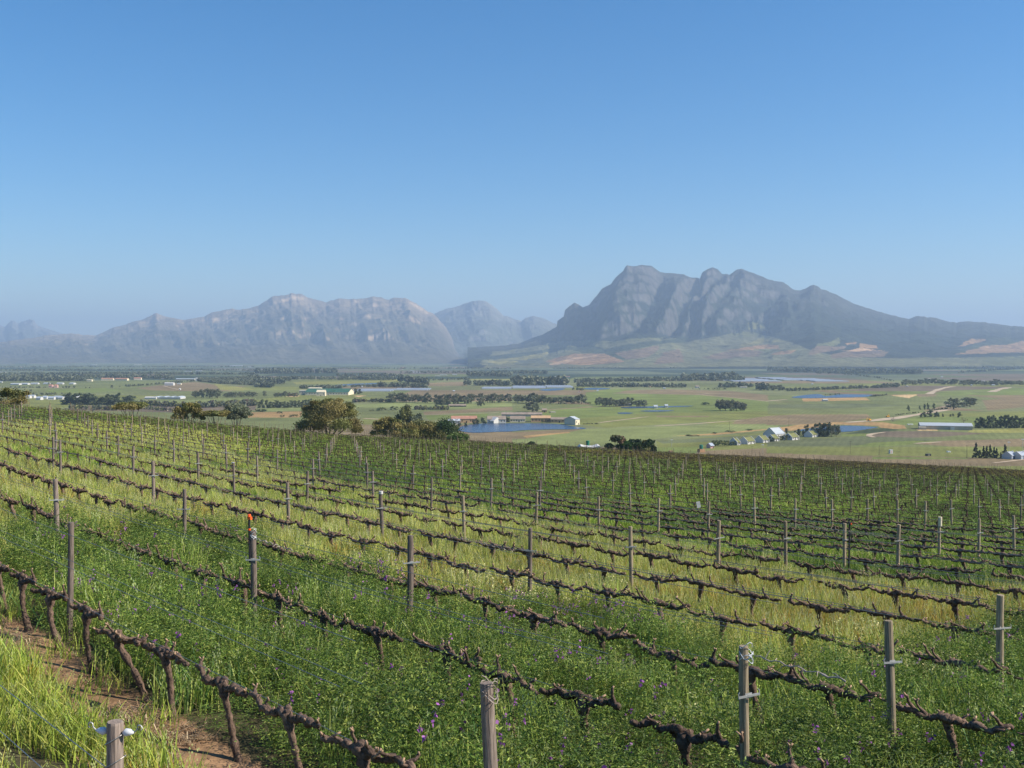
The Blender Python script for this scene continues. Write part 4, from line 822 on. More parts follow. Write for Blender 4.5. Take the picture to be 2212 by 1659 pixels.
def trunk_mesh(seed, h, rad, cen, base, split=.35):
    r = np.random.default_rng(seed); mb = MB(); k = h * split
    tube(mb, [(0, 0, -.6), (0, 0, 0), (r.normal(0, .02 * h), r.normal(0, .02 * h), k * .6), (0, 0, k)], [rad * 1.3, rad * 1.15, rad * .9, rad * .75], 7)
    for (cx, cy, cz, rw, rh) in cen[:8]:
        if cz > k: tube(mb, [(0, 0, k * .9), (cx * .4, cy * .4, k + (cz - k) * .5), (cx, cy, cz)], [rad * .55, rad * .33, rad * .12], 5)
    return mb.mesh('trunk', M['trunk'], True)
OLV = [(.18, .175, .055), (.145, .155, .048), (.21, .18, .058), (.165, .175, .055), (.22, .185, .065)]
GUM = [(.155, .17, .10), (.13, .15, .092), (.18, .18, .11), (.12, .135, .085)]
PIN = [(.08, .105, .05), (.10, .125, .058), (.07, .092, .045)]
CYP = [(.022, .040, .017), (.03, .052, .02), (.018, .03, .014)]
BSH = [(.04, .075, .022), (.055, .085, .025), (.03, .055, .02)]
def tree(name, mesh_c, mesh_t, loc, rot=0, sc=(1, 1, 1), **props):
    root = link(name, None, loc=loc, rot=(0, 0, rot), **props); root.scale = sc
    if mesh_t is not None: link('trunk', mesh_t, root)
    link('crown', mesh_c, root); return root
def gnd(x, y): return (x, y, float(ground(x, y)))
# near trees just below the vineyard (x, top y, base y, width in picture units, distance)
def near_trees():
    T_ = [('z', 18, 836, 925, 105, 215, OLV, 'round', 'olive-brown tree rising over the slope at the left picture edge'),
          ('z', 282, 869, 893, 66, 330, OLV, 'flat', 'low olive-green tree behind the vines, second from the left'),
          ('z', 408, 870, 905, 64, 330, OLV, 'round', 'rounded olive tree with a smaller companion on its right'),
          ('z', 466, 887, 905, 56, 330, OLV, 'flat', 'low flat olive tree between two taller ones left of centre'),
          ('z', 511, 873, 903, 54, 480, GUM, 'round', 'dark grey-green tree beside the pale scrub field'),
          ('z', 708, 862, 932, 135, 400, OLV, 'gum', 'largest tree: broad olive-brown gum rising behind the vineyard'),
          ('z', 838, 901, 942, 74, 400, OLV, 'round', 'rounded olive-green tree at the right foot of the big gum'),
          ('z', 874, 871, 945, 48, 640, GUM + OLV[:2], 'round', 'tall grey-green gum standing behind the trees left of the pond'),
          ('z', 904, 890, 945, 24, 700, GUM, 'round', 'small dark round tree close to the white farm shed'),
          ('z', 896, 908, 944, 60, 420, OLV, 'wisp', 'feathery olive tree in the middle of the clump left of the pond'),
          ('z', 928, 910, 948, 50, 420, OLV, 'wisp', 'second feathery tree of the clump beside the pond'),
          ('z', 957, 906, 952, 66, 420, OLV[:2] + BSH, 'wisp', 'loose bushy tree at the right end of the clump by the pond'),
          ('z', 990, 935, 953, 40, 380, [(.12, .17, .04), (.10, .15, .035)], 'wisp', 'bright green bush beneath the trees at the pond corner')]
    for i, (_, x, yt, yb, w, d, cols, shp, lab) in enumerate(T_):
        P = atd(x, d); zt = (768.9 - yt) / FU * d; h = zt - P[2]; W_ = w / FU * d; base = h - max(h * .85, 0) if shp != 'flat' else h * .35
        vis = (768.9 - yt) / FU * d - (768.9 - yb) / FU * d; base = max(h * .12, h - vis * 1.15)
        s = 'flat' if shp == 'flat' else 'round'; big = shp == 'gum'
        cm, cen = crown_mesh(500 + i, W_, h, base, 46000 if big else 14000, .00072 * d, cols, 18 if big else 13, 'design' if big or shp == 'round' and w > 60 else s, wisp=1 if shp == 'wisp' else .2)
        tree('gum_tree' if big or cols is GUM else 'olive_tree' if shp != 'wisp' else 'bushy_tree', cm, trunk_mesh(500 + i, h, W_ * .03 + .1, cen, base, .3), tuple(P), label=lab, category='tree', group='trees just below the vineyard')
    # dark bushes right of the white roof: (c6 window)
    for i, (x, yt, yb, w, cols, lab, shp) in enumerate([(920, 592, 700, 145, [(.13, .12, .05), (.10, .11, .05), (.16, .10, .06)], 'pale brownish flat-topped thorn tree beside the white roof', 'flat'), (985, 640, 735, 150, [(.045, .10, .02), (.06, .12, .025)], 'deep green rounded bush behind the vines right of the white roof', 'round'),
                                          (1075, 625, 742, 170, BSH, 'broad dark bush between two other bushes behind the vines', 'round'), (1175, 625, 742, 140, BSH + OLV[:1], 'dark olive bush at the right end of the bushes', 'round'), (840, 665, 710, 75, BSH, 'small dark shrub left of the flat-topped thorn tree', 'round'),
                                          (165, 652, 700, 70, PIN, 'small dark shrub at the vineyard edge below the pond', 'round')]):
        u, vt = W('6', x, yt); _, vb = W('6', x, yb); d = 420.; P = atd(u, d); zt = (768.9 - vt) / FU * d; h = zt - P[2]; W_ = w * .25 / FU * d; vis = (vb - vt) / FU * d; base = max(.1, h - vis * 1.1)
        cm, cen = crown_mesh(560 + i, W_, h, base, 6500, .45, cols, 11, shp); tree('thorn_bush' if i else 'thorn_tree', cm, trunk_mesh(560 + i, h, .25, cen, base, .25), tuple(P), label=lab, category='bush' if i else 'tree', group='bushes beside the white roof')
near_trees()
# a few crown shapes, one metre high each, shared by the trees of the valley
LIB = {}
def lib(key, k, cols, shape, w=.9, n=1500, leaf=.035, lobes=9, base=.06, wisp=.1):
    LIB[key] = []
    for i in range(k):
        cm, cen = crown_mesh(hash_(key) + i, w, 1, base, n, leaf, cols, lobes, shape, wisp=wisp); LIB[key].append((cm, trunk_mesh(hash_(key) + i, 1, .022, cen, base, .3)))
def hash_(s): return sum(ord(c) * 31 ** i for i, c in enumerate(s)) % 9999
lib('gum', 6, GUM, 'round', .85, 2200, .034, 12, .02); lib('pine', 5, PIN, 'column', .55, 1700, .034, 8, .0); lib('cypress', 5, CYP, 'cone', .34, 2600, .022, 14, .02, 0)
lib('shrub', 4, BSH + OLV[:2], 'round', 1.3, 1300, .05, 8, .0); lib('poplar', 4, [(.07, .10, .045), (.055, .085, .04), (.08, .10, .05)], 'column', .5, 1400, .032, 8, .08)
lib('bare', 3, [(.19, .15, .11), (.16, .12, .09)], 'round', .9, 500, .022, 9, .1, .6)
KIND = {'gum': 'gum_tree', 'pine': 'pine_tree', 'cypress': 'cypress', 'shrub': 'shrub', 'poplar': 'poplar', 'bare': 'bare_tree'}
rt = random.Random(5)
def vtree(key, win, x, y, hpx, wpx=None, label='', group=None, cat='tree'):
    u, v = W(win, x, y); P = VP(u, v); s = hpx * WIN[win][2] / FU * P[1]; cm, tm = LIB[key][rt.randrange(len(LIB[key]))]
    bw = {'gum': .85, 'pine': .55, 'cypress': .34, 'shrub': 1.3, 'poplar': .5, 'bare': .9}[key]; sx = (1.22 * wpx * WIN[win][2] / FU * P[1] / bw) if wpx else s * rt.uniform(.9, 1.15)
    pr = dict(label=label, category=cat); 
    if group: pr['group'] = group
    return tree(KIND[key], cm, tm, tuple(P), rt.uniform(0, 6.28), (sx, sx, s), **pr)
def run(key, win, pts, h, n, text, group, wj=1.0, jit=.15, wpx=None):
    """a line of separate trees along pts; text has one %s for the tree's place in the line"""
    pts = np.array(pts, float); L_ = np.concatenate([[0], np.cumsum(np.hypot(*(pts[1:] - pts[:-1]).T))]); L_ /= L_[-1]
    for i in range(n):
        t = (i + .5 + rt.uniform(-jit, jit)) / n; x = np.interp(t, L_, pts[:, 0]); y = np.interp(t, L_, pts[:, 1]); hh = h * rt.uniform(.75, 1.15)
        vtree(key, win, x, y + rt.uniform(-1.5, 1.5), hh, wpx * rt.uniform(.85, 1.2) if wpx else None, text % ordw(i + 1), group)
run('gum', '5', [(1150, 308), (1400, 312), (1700, 322), (2212, 308)], 92, 17, 'grey-green gum, %s from the left in the long belt above the pond', 'gum belt above the pond', wpx=78)
run('gum', '6', [(20, 308), (250, 322), (450, 322), (640, 320)], 88, 9, 'grey-green gum, %s tree in the right-hand half of the long belt', 'gum belt above the pond', wpx=88)
for i, (x, h) in enumerate([(1575, 70), (1610, 76), (1660, 60), (1720, 80), (1925, 50), (1950, 62)]): vtree('gum', '5', x, 342, h, None, 'gum standing in front of the belt, %s from the left' % ordw(i + 1), 'gums in front of the belt')
run('gum', '6', [(735, 320), (790, 345), (900, 342), (1035, 338)], 78, 7, 'gum in the grove beside the white-edged dam, %s from the left', 'grove beside the narrow dam', wpx=75)
for i, x in enumerate([1078, 1110, 1142]): vtree('gum', '6', x, 345, 62, None, 'gum at the right end of the grove, %s of three' % ordw(i + 1), 'grove beside the narrow dam')
for i, (x, h, w) in enumerate([(1800, 112, 85), (1845, 100, 80), (1895, 112, 85), (1940, 95, 75), (1975, 85, 65), (2008, 75, 50)]): vtree('gum', '6', x, 380, h, w, 'grey gum of the lone clump in the green field, %s from the left' % ordw(i + 1), 'lone gum clump in the green field')
vtree('gum', '6', 175, 392, 98, 120, 'single round dark gum beside the small tan house')
vtree('shrub', '6', 1675, 330, 26, 58, 'low round shrub left of the lone gum clump', cat='shrub'); vtree('shrub', '6', 665, 320, 14, 40, 'small dark shrub at the right end of the gum belt', cat='shrub')
vtree('gum', '7', 1603, 368, 112, 125, 'large spreading gum beside the dirt road, left of two'); vtree('gum', '7', 1745, 348, 96, 125, 'large spreading gum beside the dirt road, right of two')
for i, (x, y, h) in enumerate([(1215, 386, 48), (1312, 374, 34), (1354, 372, 46), (1384, 372, 52), (1433, 367, 48)]): vtree('poplar', '7', x, y, h, None, 'slim tree in the line above the dirt road, %s from the left' % ordw(i + 1), 'slim trees above the dirt road')
for i, (x, y, h) in enumerate([(1325, 439, 36), (1352, 438, 44), (1400, 437, 62), (1448, 436, 44), (1472, 434, 32), (1512, 433, 24), (1575, 432, 22), (1600, 431, 24), (1651, 440, 42)]): vtree('poplar', '7', x, y, h, h * .75, 'small tree in the line below the dirt road, %s from the left' % ordw(i + 1), 'small trees below the dirt road')
vtree('bare', '7', 1692, 487, 54, 62, 'bare brown tree beside the long grey barn'); vtree('bare', '7', 1078, 482, 52, 32, 'thin bare tree beside the dirt road')
run('pine', '7', [(1785, 530), (2225, 530)], 92, 13, 'dark pine of the block behind the long barn, %s from the left', 'dark pine block', wpx=46)
for i, (x, h, w) in enumerate([(1797, 132, 46), (1828, 70, 40), (1862, 104, 34), (1890, 106, 34), (1918, 116, 36), (1952, 98, 32), (1976, 86, 32), (2012, 52, 24), (2046, 118, 40)]): vtree('cypress', '7', x, 792, h, w, 'dark pointed cypress in the short row, %s from the left' % ordw(i + 1), 'row of cypresses')
for i, (x, y, h, w) in enumerate([(265, 590, 50, 28), (302, 588, 38, 14), (330, 600, 92, 40), (375, 596, 60, 22), (408, 600, 98, 50), (440, 605, 112, 60), (478, 606, 108, 58), (512, 606, 116, 60), (548, 606, 120, 62), (590, 604, 118, 70)]): vtree('pine' if i < 8 else 'gum', '7', x, y, h, w, 'dark tree of the windbreak right of the cottages, %s from the left' % ordw(i + 1), 'windbreak right of the cottages')
for i, (x, y, h, w) in enumerate([(398, 528, 95, 50), (440, 528, 98, 50), (490, 525, 90, 60), (575, 522, 82, 90), (650, 516, 62, 60), (692, 512, 58, 40), (808, 492, 82, 42), (1155, 466, 66, 46), (1196, 466, 54, 40), (1290, 452, 78, 66), (1345, 450, 80, 60), (1390, 442, 78, 70), (1250, 345, 52, 50), (1372, 350, 62, 44), (1480, 348, 30, 26), (1530, 377, 76, 46), (1585, 372, 62, 22)]): vtree('poplar' if w < 50 else 'shrub', 'z', x, y, h, w, 'garden tree among the white cottages, %s from the left' % ordw(i + 1), 'garden trees among the cottages')
for i, (x, y, h, w) in enumerate([(100, 388, 18, 150), (420, 358, 20, 55), (625, 338, 24, 120), (880, 315, 22, 80)]): vtree('shrub', 'z', x, y, h, w, 'low dark bush along the field bank, %s from the left' % ordw(i + 1), 'bushes along the field bank', 'shrub')
for i, (x, y, h, w) in enumerate([(228, 438, 26, 36), (325, 435, 24, 60), (60, 388, 24, 80), (1000, 384, 16, 36), (1085, 382, 34, 70), (1190, 378, 42, 60), (205, 405, 22, 40)]): vtree('shrub', '5', x, y, h, w, 'small dark bush in the middle fields, %s listed left of the pond' % ordw(i + 1) if False else ['small bush in the pale scrub field, left one', 'small bush in the pale scrub field, right one', 'wide low bush at the left of the scrub field', 'tiny bush left of the dark hedge', 'dark low bush at the left end of the hedge', 'dark bush in the hedge beside the tall gum', 'small bush above the scrub field'][i], None, 'shrub')
for i, (x, y, h, w) in enumerate([(1760, 520, 36, 26), (1812, 515, 30, 30), (1880, 500, 40, 30), (1915, 495, 44, 40), (1965, 494, 50, 46), (2075, 484, 46, 30), (2105, 484, 34, 24), (2175, 480, 40, 44)]): vtree('poplar', '5', x, y, h, w, 'garden tree on the pond bank, %s from the left' % ordw(i + 1), 'trees on the far pond bank')
for i, (x, y, h, w) in enumerate([(235, 455, 44, 70), (262, 485, 40, 26), (300, 480, 24, 26), (380, 478, 24, 22), (460, 482, 26, 40)]): vtree('shrub', '6', x, y, h, w, 'bush on the pond bank near the ochre buildings, %s from the left' % ordw(i + 1), 'bushes on the pond bank', 'shrub')
run('pine', '4', [(550, 470), (800, 474), (1170, 472)], 82, 15, 'dark tree of the wide belt below the white sheds, %s from the left', 'wide dark belt on the left', wpx=70)
run('gum', '4', [(1665, 415), (1900, 416)], 84, 5, 'tall dark tree right of the domed roofs, %s from the left', 'tall trees right of the domed roofs', wpx=62)
run('gum', '4', [(1930, 412), (2212, 404)], 52, 7, 'dark tree in the low belt below the plantation, %s from the left', 'low belt below the plantation', wpx=46)
run('pine', '5', [(10, 358), (240, 356), (480, 350)], 58, 15, 'dark pine of the straight windbreak left of the big gum, %s from the left', 'straight windbreak', wpx=34)
for i, (x, y, h) in enumerate([(965, 330, 32), (1035, 322, 14), (265, 362, 26), (318, 400, 24), (545, 330, 20), (572, 330, 24), (598, 330, 24), (640, 330, 26), (740, 331, 14), (775, 331, 14)]): vtree('gum', '4', x, y, h, None, 'small lone tree in the left-hand fields, %s listed' % ordw(i + 1) if False else ['lone round tree in the green field below the terracotta roofs', 'tiny tree right of the lone round tree', 'small tree at the left edge of the pale field', 'small tree left of the white houses', 'first small tree right of the two pink houses', 'second small tree right of the two pink houses', 'third small tree right of the two pink houses', 'fourth small tree right of the two pink houses', 'very small tree in the field, left of a pair', 'very small tree in the field, right of a pair'][i])
for i, (x, y, h, w) in enumerate([(2, 205, 60, 70), (50, 205, 52, 50), (95, 205, 50, 60), (130, 207, 40, 40)]): vtree('gum', '7', x, y, h, w, 'dark tree in the group left of the upper dam, %s from the left' % ordw(i + 1), 'trees left of the upper dam')
run('gum', '7', [(1165, 160), (1400, 150), (1700, 160), (2200, 162)], 52, 17, 'tree of the farm grove on the right skyline of the plain, %s from the left', 'farm grove above the purple field', wpx=66)
for i, (x, y, h) in enumerate([(850, 235, 70), (885, 235, 65)]): vtree('pine', '5', x + 10, y, h * .6, 38, 'dark tree at the right end of the green-roofed complex, %s of two' % ordw(i + 1), 'trees by the green-roofed complex')
for i, x in enumerate([75, 170, 195, 225, 255, 290, 320, 350]): vtree('gum', '5', x, 262, 60 if i in (0, 4) else 42, 34, 'tree left of the green-roofed complex, %s from the left' % ordw(i + 1), 'trees left of the green-roofed complex')
# woods, hedges and plantations further off: too many trees to count
def woods(name, label, belts, cols, seed, per=26):
    r = np.random.default_rng(seed); V, C = [], []
    for win, pts, h, dens in belts:
        pts = np.array(pts, float)
        for a, b in zip(pts[:-1], pts[1:]):
            n = max(2, int(abs(b[0] - a[0]) * dens / 6))
            for i in range(n):
                t = r.random(); u, v = W(win, a[0] + (b[0] - a[0]) * t, a[1] + (b[1] - a[1]) * t + r.normal() * 1.5); P = VP(u, v); H = h * WIN[win][2] / FU * P[1] * r.uniform(.55, 1.15); wd = H * r.uniform(.5, .8)
                c = np.array(cols[int(r.integers(len(cols)))]) * r.uniform(.7, 1.3)
                k = per; th = r.uniform(0, 6.28, k); ph = np.arccos(r.uniform(-.75, 1, k)); rad = r.uniform(.7, 1.05, k); p = P + np.stack([wd * .55 * rad * np.sin(ph) * np.cos(th), wd * .55 * rad * np.sin(ph) * np.sin(th), H * (.52 + .48 * rad * np.cos(ph))], 1)
                a1 = r.normal(size=(k, 3)); a1 /= np.linalg.norm(a1, axis=1)[:, None]; a2 = np.cross(a1, r.normal(size=(k, 3))); a2 /= np.linalg.norm(a2, axis=1)[:, None]; s = wd * .30
                V.append(np.stack([p - a1 * s, p + a2 * s, p + a1 * s, p - a2 * s], 1).reshape(-1, 3)); cc = np.ones((k * 4, 4)); cc[:, :3] = np.repeat(c[None] * r.uniform(.8, 1.2, (k, 1)), 4, 0); C.append(cc)
    V = np.concatenate(V); link(name, raw_mesh(name, V, np.arange(len(V)), np.full(len(V) // 4, 4), M['crown'], False, np.concatenate(C)), kind='stuff', label=label, category='woods')
DKW = [(.115, .13, .082), (.135, .15, .092), (.155, .165, .10)]
woods('plantation', 'dark conifer plantation on the low ridge left of the middle', [('4', [(1705 + i * 18, 272 + i * 2.0 + j * 0), (2240, 272 + 35 - (9 - i) * 7.5)], 26, 1.5) for i in range(10) for j in (0,)] + [('4', [(1720, 268), (2212, 262)], 30, 2), ('5', [(-10, 150), (250, 150)], 44, 2.2), ('5', [(-10, 175), (140, 180)], 44, 2.2), ('5', [(0, 120), (300, 125)], 36, 1.5)], DKW, 1)
woods('woodland', 'dark belts of woodland across the far plain', [
 ('4', [(0, 268), (800, 268)], 40, 1.6), ('4', [(0, 245), (900, 240), (1500, 250)], 34, 1.4), ('4', [(0, 215), (900, 212), (2212, 215)], 24, 1.2), ('4', [(0, 180), (1200, 178), (2212, 180)], 16, 1.0), ('4', [(0, 150), (2212, 150)], 12, .9), ('4', [(1090, 318), (1300, 305), (1680, 272)], 18, 1.1), ('4', [(200, 390), (540, 385)], 18, .5), ('4', [(60, 328), (420, 328)], 14, .6), ('4', [(420, 300), (460, 302)], 20, 1.),
 ('5', [(0, 60), (700, 55)], 40, 1.6), ('5', [(300, 110), (1200, 118)], 30, 1.3), ('5', [(700, 85), (1250, 90)], 30, 1.), ('5', [(1230, 130), (1480, 150), (1480, 180)], 54, 1.5), ('5', [(1050, 175), (1480, 185)], 40, 1.0), ('5', [(380, 190), (740, 192)], 32, 1.3), ('5', [(700, 178), (1250, 175)], 24, .8), ('5', [(1250, 60), (2212, 50)], 20, .7), ('5', [(1830, 80), (2212, 85)], 40, 1.3), ('5', [(1500, 120), (1850, 115)], 20, .7), ('5', [(1800, 160), (2212, 165)], 44, 1.0), ('5', [(0, 20), (1500, 20), (2212, 20)], 14, .9),
 ('6', [(0, 160), (460, 162)], 74, 1.6), ('6', [(0, 60), (300, 64)], 30, 1.4), ('6', [(560, 172), (1500, 180)], 34, 1.3), ('6', [(540, 140), (900, 130), (1500, 122), (2000, 120)], 34, 1.3), ('6', [(1480, 120), (1950, 110)], 56, 1.3), ('6', [(1790, 180), (2080, 176)], 38, 1.2), ('6', [(2120, 200), (2212, 205)], 56, 1.2), ('6', [(350, 20), (1600, 14)], 14, .9), ('6', [(1560, 195), (1850, 198)], 10, .8), ('6', [(510, 200), (620, 205)], 20, 1),
 ('7', [(0, 40), (400, 50), (1000, 52), (1330, 62)], 36, 1.6), ('7', [(400, 62), (1280, 60)], 28, 1.0), ('7', [(150, 212), (500, 200), (760, 190), (1050, 182)], 26, 1.3), ('7', [(980, 180), (1130, 176)], 32, 1.2), ('7', [(490, 250), (560, 245), (640, 240)], 12, 1), ('7', [(880, 262), (1030, 248)], 16, 1.2), ('7', [(1160, 30), (2212, 10)], 20, .9), ('7', [(1600, 60), (2212, 20)], 22, .7), ('7', [(1100, 6), (1250, 8)], 30, .7), ('7', [(640, 70), (900, 90), (1100, 130)], 14, .6),
 ('n', [(0, 690), (500, 690), (900, 700)], 10, 1), ('n', [(600, 668), (1100, 690)], 10, .5), ('o', [(0, 735), (700, 700), (1200, 690)], 14, 1.0)], DKW + GUM[:2], 2)
woods('hedges', 'scrubby hedges and leafless orchards in the middle distance', [('5', [(830, 308), (1200, 306)], 30, 1.2), ('5', [(1370, 372), (1660, 372)], 32, 1.2), ('5', [(-10, 385), (70, 388)], 20, 1), ('4', [(1220, 478), (1700, 500), (2212, 480)], 42, 1.1), ('4', [(1690, 486), (2212, 462)], 40, 1.0), ('4', [(600, 510), (1010, 522)], 38, 1.0), ('4', [(1260, 512), (1520, 535)], 30, .8), ('7', [(1100, 420), (1220, 405), (1310, 400)], 10, 1.5), ('7', [(1400, 382), (1560, 364)], 12, 1.3), ('6', [(610, 498), (750, 496)], 10, 1.5), ('7', [(0, 470), (10, 470)], 5, .5)], OLV[:2] + DKW + [(.12, .095, .075)], 3)
# ------------------------------------------------------------------ water and roads on the valley floor
def sheet(name, win, pts, z, mat, **pr):
    P = [VP(*W(win[i] if len(win) > 1 else win, *p)) for i, p in enumerate(pts)]; o = P[0]; mb = MB(); mb.add([(p[0] - o[0], p[1] - o[1], 0) for p in P], [tuple(range(len(P)))])
    link(name, mb.mesh(name, mat), loc=(o[0], o[1], -80 + z), **pr)
def smooth_poly(pts, k=4):
    p = np.array(pts, float); n = len(p); out = []
    for i in range(n):
        a, b, c, d = p[i - 1], p[i], p[(i + 1) % n], p[(i + 2) % n]
        for j in range(k):
            t = j / k; out.append(.5 * ((2 * b) + (c - a) * t + (2 * a - 5 * b + 4 * c - d) * t * t + (3 * b - a - 3 * c + d) * t ** 3))
    return [tuple(q) for q in out]
for win, pts in [('6', [(-470, 550), (-430, 517), (-262, 494), (0, 491), (300, 493), (430, 503), (540, 520), (640, 536), (560, 542), (300, 545), (100, 552), (0, 562), (-110, 565), (-330, 573), (-440, 560)]),
                 ('7', [(598, 514), (700, 512), (840, 518), (950, 527), (900, 536), (800, 552), (720, 562), (600, 566), (400, 560), (250, 556), (280, 545), (420, 530)]),
                 ('7', [(205, 268), (260, 254), (340, 244), (430, 238), (470, 247), (500, 256), (560, 248), (640, 240), (880, 243), (900, 248), (850, 262), (700, 268), (500, 271), (320, 274)]),
                 ('6', [(240, 200), (330, 190), (450, 188), (430, 202), (330, 209), (260, 207)]), ('6', [(610, 188), (720, 183), (850, 190), (790, 198), (660, 199)]), ('5', [(700, 158), (860, 148), (1060, 143), (1090, 148), (900, 160), (730, 164)]),
                 ('6', [(960, 350), (1200, 345), (1400, 342), (1570, 340), (1500, 347), (1300, 354), (1100, 360), (970, 360)]), ('6', [(1110, 383), (1250, 379), (1400, 380), (1330, 388), (1180, 390)]), ('6', [(915, 400), (990, 398), (1050, 403), (1000, 409), (930, 408)])]:
    sheet('water', win, smooth_poly(pts), .35, M['water'], kind='structure')
M['dirt'] = mat_simple('dirt_track', (.46, .36, .25), .95, .2, .05)
def road(win, pts, w):
    P = np.array([VP(*W(win, *p)) for p in pts]); L_ = np.concatenate([[0], np.cumsum(np.linalg.norm(P[1:] - P[:-1], axis=1))]); t = np.linspace(0, L_[-1], 24); Q = np.stack([np.interp(t, L_, P[:, i]) for i in range(2)], 1); T = np.gradient(Q, axis=0); T /= np.linalg.norm(T, axis=1)[:, None]; Nn = np.stack([-T[:, 1], T[:, 0]], 1)
    ww = w / 2 * (1 + .25 * np.sin(t / 40.) + .15 * np.sin(t / 13.))[:, None]; o = Q[0]; A_, B_ = Q + Nn * ww - o, Q - Nn * ww - o; mb = MB(); V = np.concatenate([np.c_[A_, np.zeros(24)], np.c_[B_, np.zeros(24)]]); mb.add(V, [(i, i + 1, 25 + i, 24 + i) for i in range(23)])
    road.n += 1; link('dirt_road', mb.mesh('dirt_road', M['dirt']), loc=(o[0], o[1], -80 + .16 + .006 * road.n), kind='structure')
road.n = 0
for a in [('6', [(750, 485), (900, 467), (1180, 432)], 4), ('6', [(1230, 515), (1600, 493), (2000, 462)], 5), ('6', [(870, 232), (1100, 233), (1300, 237), (1580, 245), (1700, 234), (1900, 231)], 6), ('6', [(1640, 246), (1900, 268), (2212, 300)], 5), ('7', [(0, 298), (90, 290), (165, 285)], 9),
          ('7', [(680, 483), (900, 466), (1100, 440), (1350, 405), (1500, 380), (1600, 366)], 11), ('7', [(880, 474), (1100, 452), (1330, 412)], 7), ('7', [(1450, 322), (1540, 326), (1590, 338), (1500, 346)], 5), ('7', [(1390, 238), (1430, 215), (1480, 195), (1540, 180), (1600, 172)], 13), ('7', [(1930, 219), (2000, 196), (2080, 180)], 16), ('7', [(540, 211), (1000, 210), (1500, 213), (1930, 219)], 5), ('7', [(2080, 180), (2300, 184)], 6),
          ('7', [(870, 600), (880, 588), (930, 577), (1000, 570)], 5), ('7', [(915, 612), (875, 602)], 5), ('5', [(1450, 418), (1800, 410), (2100, 398)], 4), ('5', [(930, 448), (1060, 456)], 7), ('6', [(0, 415), (300, 375), (740, 350)], 3), ('7', [(1270, 666), (1380, 658), (1500, 652)], 5), ('7', [(1950, 835), (2212, 805)], 3), ('4', [(1210, 420), (1320, 412)], 4), ('4', [(1300, 510), (1420, 520), (1500, 530)], 5), ('4', [(1560, 345), (1480, 330), (1410, 310)], 4), ('7', [(1650, 346), (1720, 345)], 5)]: road(*a)
# ------------------------------------------------------------------ buildings
def gable(name, win, x, y, wpx, wall, roof, depth, turn, wm, rm, label, cat='building', parapet=None, windows=0, wincol=None, group=None, door=True, wm_gable=None):
    """a gabled building: (x, y) = middle of the foot of its front wall in the picture; wpx long; wall/roof = eaves and ridge height in metres; depth metres; turn degrees (+ = right end further off)"""
    u, v = W(win, x, y); P = VP(u, v); L_ = wpx * WIN[win][2] / FU * P[1] / max(.3, math.cos(R(turn))); w2 = L_ / 2
    root = link(name, None, loc=tuple(P), rot=(0, 0, R(turn)), label=label, category=cat)
    if group: root['group'] = group
    mb = MB(); mb.add([(-w2, 0, -.5), (w2, 0, -.5), (w2, depth, -.5), (-w2, depth, -.5), (-w2, 0, wall), (w2, 0, wall), (w2, depth, wall), (-w2, depth, wall), (-w2, depth / 2, roof - .12), (w2, depth / 2, roof - .12)],
                      [(0, 1, 5, 4), (1, 2, 6, 9, 5), (2, 3, 7, 6), (3, 0, 4, 8, 7)]); link('wall', mb.mesh('wall', wm), root)
    e = max(.25, L_ * .01); t = .22; mb = MB(); sl = (roof - wall) / (depth / 2); yo = -.5; zo = wall - .5 * sl
    mb.add([(-w2 - e, yo, zo), (w2 + e, yo, zo), (w2 + e, depth / 2, roof), (-w2 - e, depth / 2, roof), (-w2 - e, depth + .5, zo), (w2 + e, depth + .5, zo), (-w2 - e, yo, zo + t), (w2 + e, yo, zo + t), (w2 + e, depth / 2, roof + t), (-w2 - e, depth / 2, roof + t), (-w2 - e, depth + .5, zo + t), (w2 + e, depth + .5, zo + t)],
           [(0, 3, 2, 1), (3, 4, 5, 2), (6, 7, 8, 9), (9, 8, 11, 10), (0, 1, 7, 6), (5, 4, 10, 11), (1, 2, 8, 7), (2, 5, 11, 8), (3, 0, 6, 9), (4, 3, 9, 10)]); link('roof', mb.mesh('roof', rm), root)
    if parapet:
        for s in (-1, 1):
            mb = MB(); x0 = s * (w2 + e) - .3 * (s > 0) + (0 if s > 0 else 0); x0, x1 = (w2 + e + .01, w2 + e + .36) if s > 0 else (-w2 - e - .36, -w2 - e - .01)
            pr = [(-.6, -.5), (-.6, zo + .45), (depth / 2, roof + .75), (depth + .6, zo + .45), (depth + .6, -.5)]; V = [(x0, a, b) for a, b in pr] + [(x1, a, b) for a, b in pr]
            mb.add(V, [(0, 1, 2, 3, 4), (9, 8, 7, 6, 5), (0, 5, 6, 1), (1, 6, 7, 2), (2, 7, 8, 3), (3, 8, 9, 4)]); link('gable_wall', mb.mesh('gable_wall', parapet), root)
    for i in range(windows):
        xx = -w2 + L_ * (i + .5) / windows; ww = min(1.1, L_ / windows * .5); mb = MB()
        if door and i == windows // 2: box(mb, xx - ww * .6, xx + ww * .6, -.05, .02, 0, min(2.3, wall * .8)); link('door', mb.mesh('door', M['dark']), root)
        else: box(mb, xx - ww / 2, xx + ww / 2, -.05, .02, wall * .35, wall * .72); link('window', mb.mesh('window', M['dark']), root)
    return root
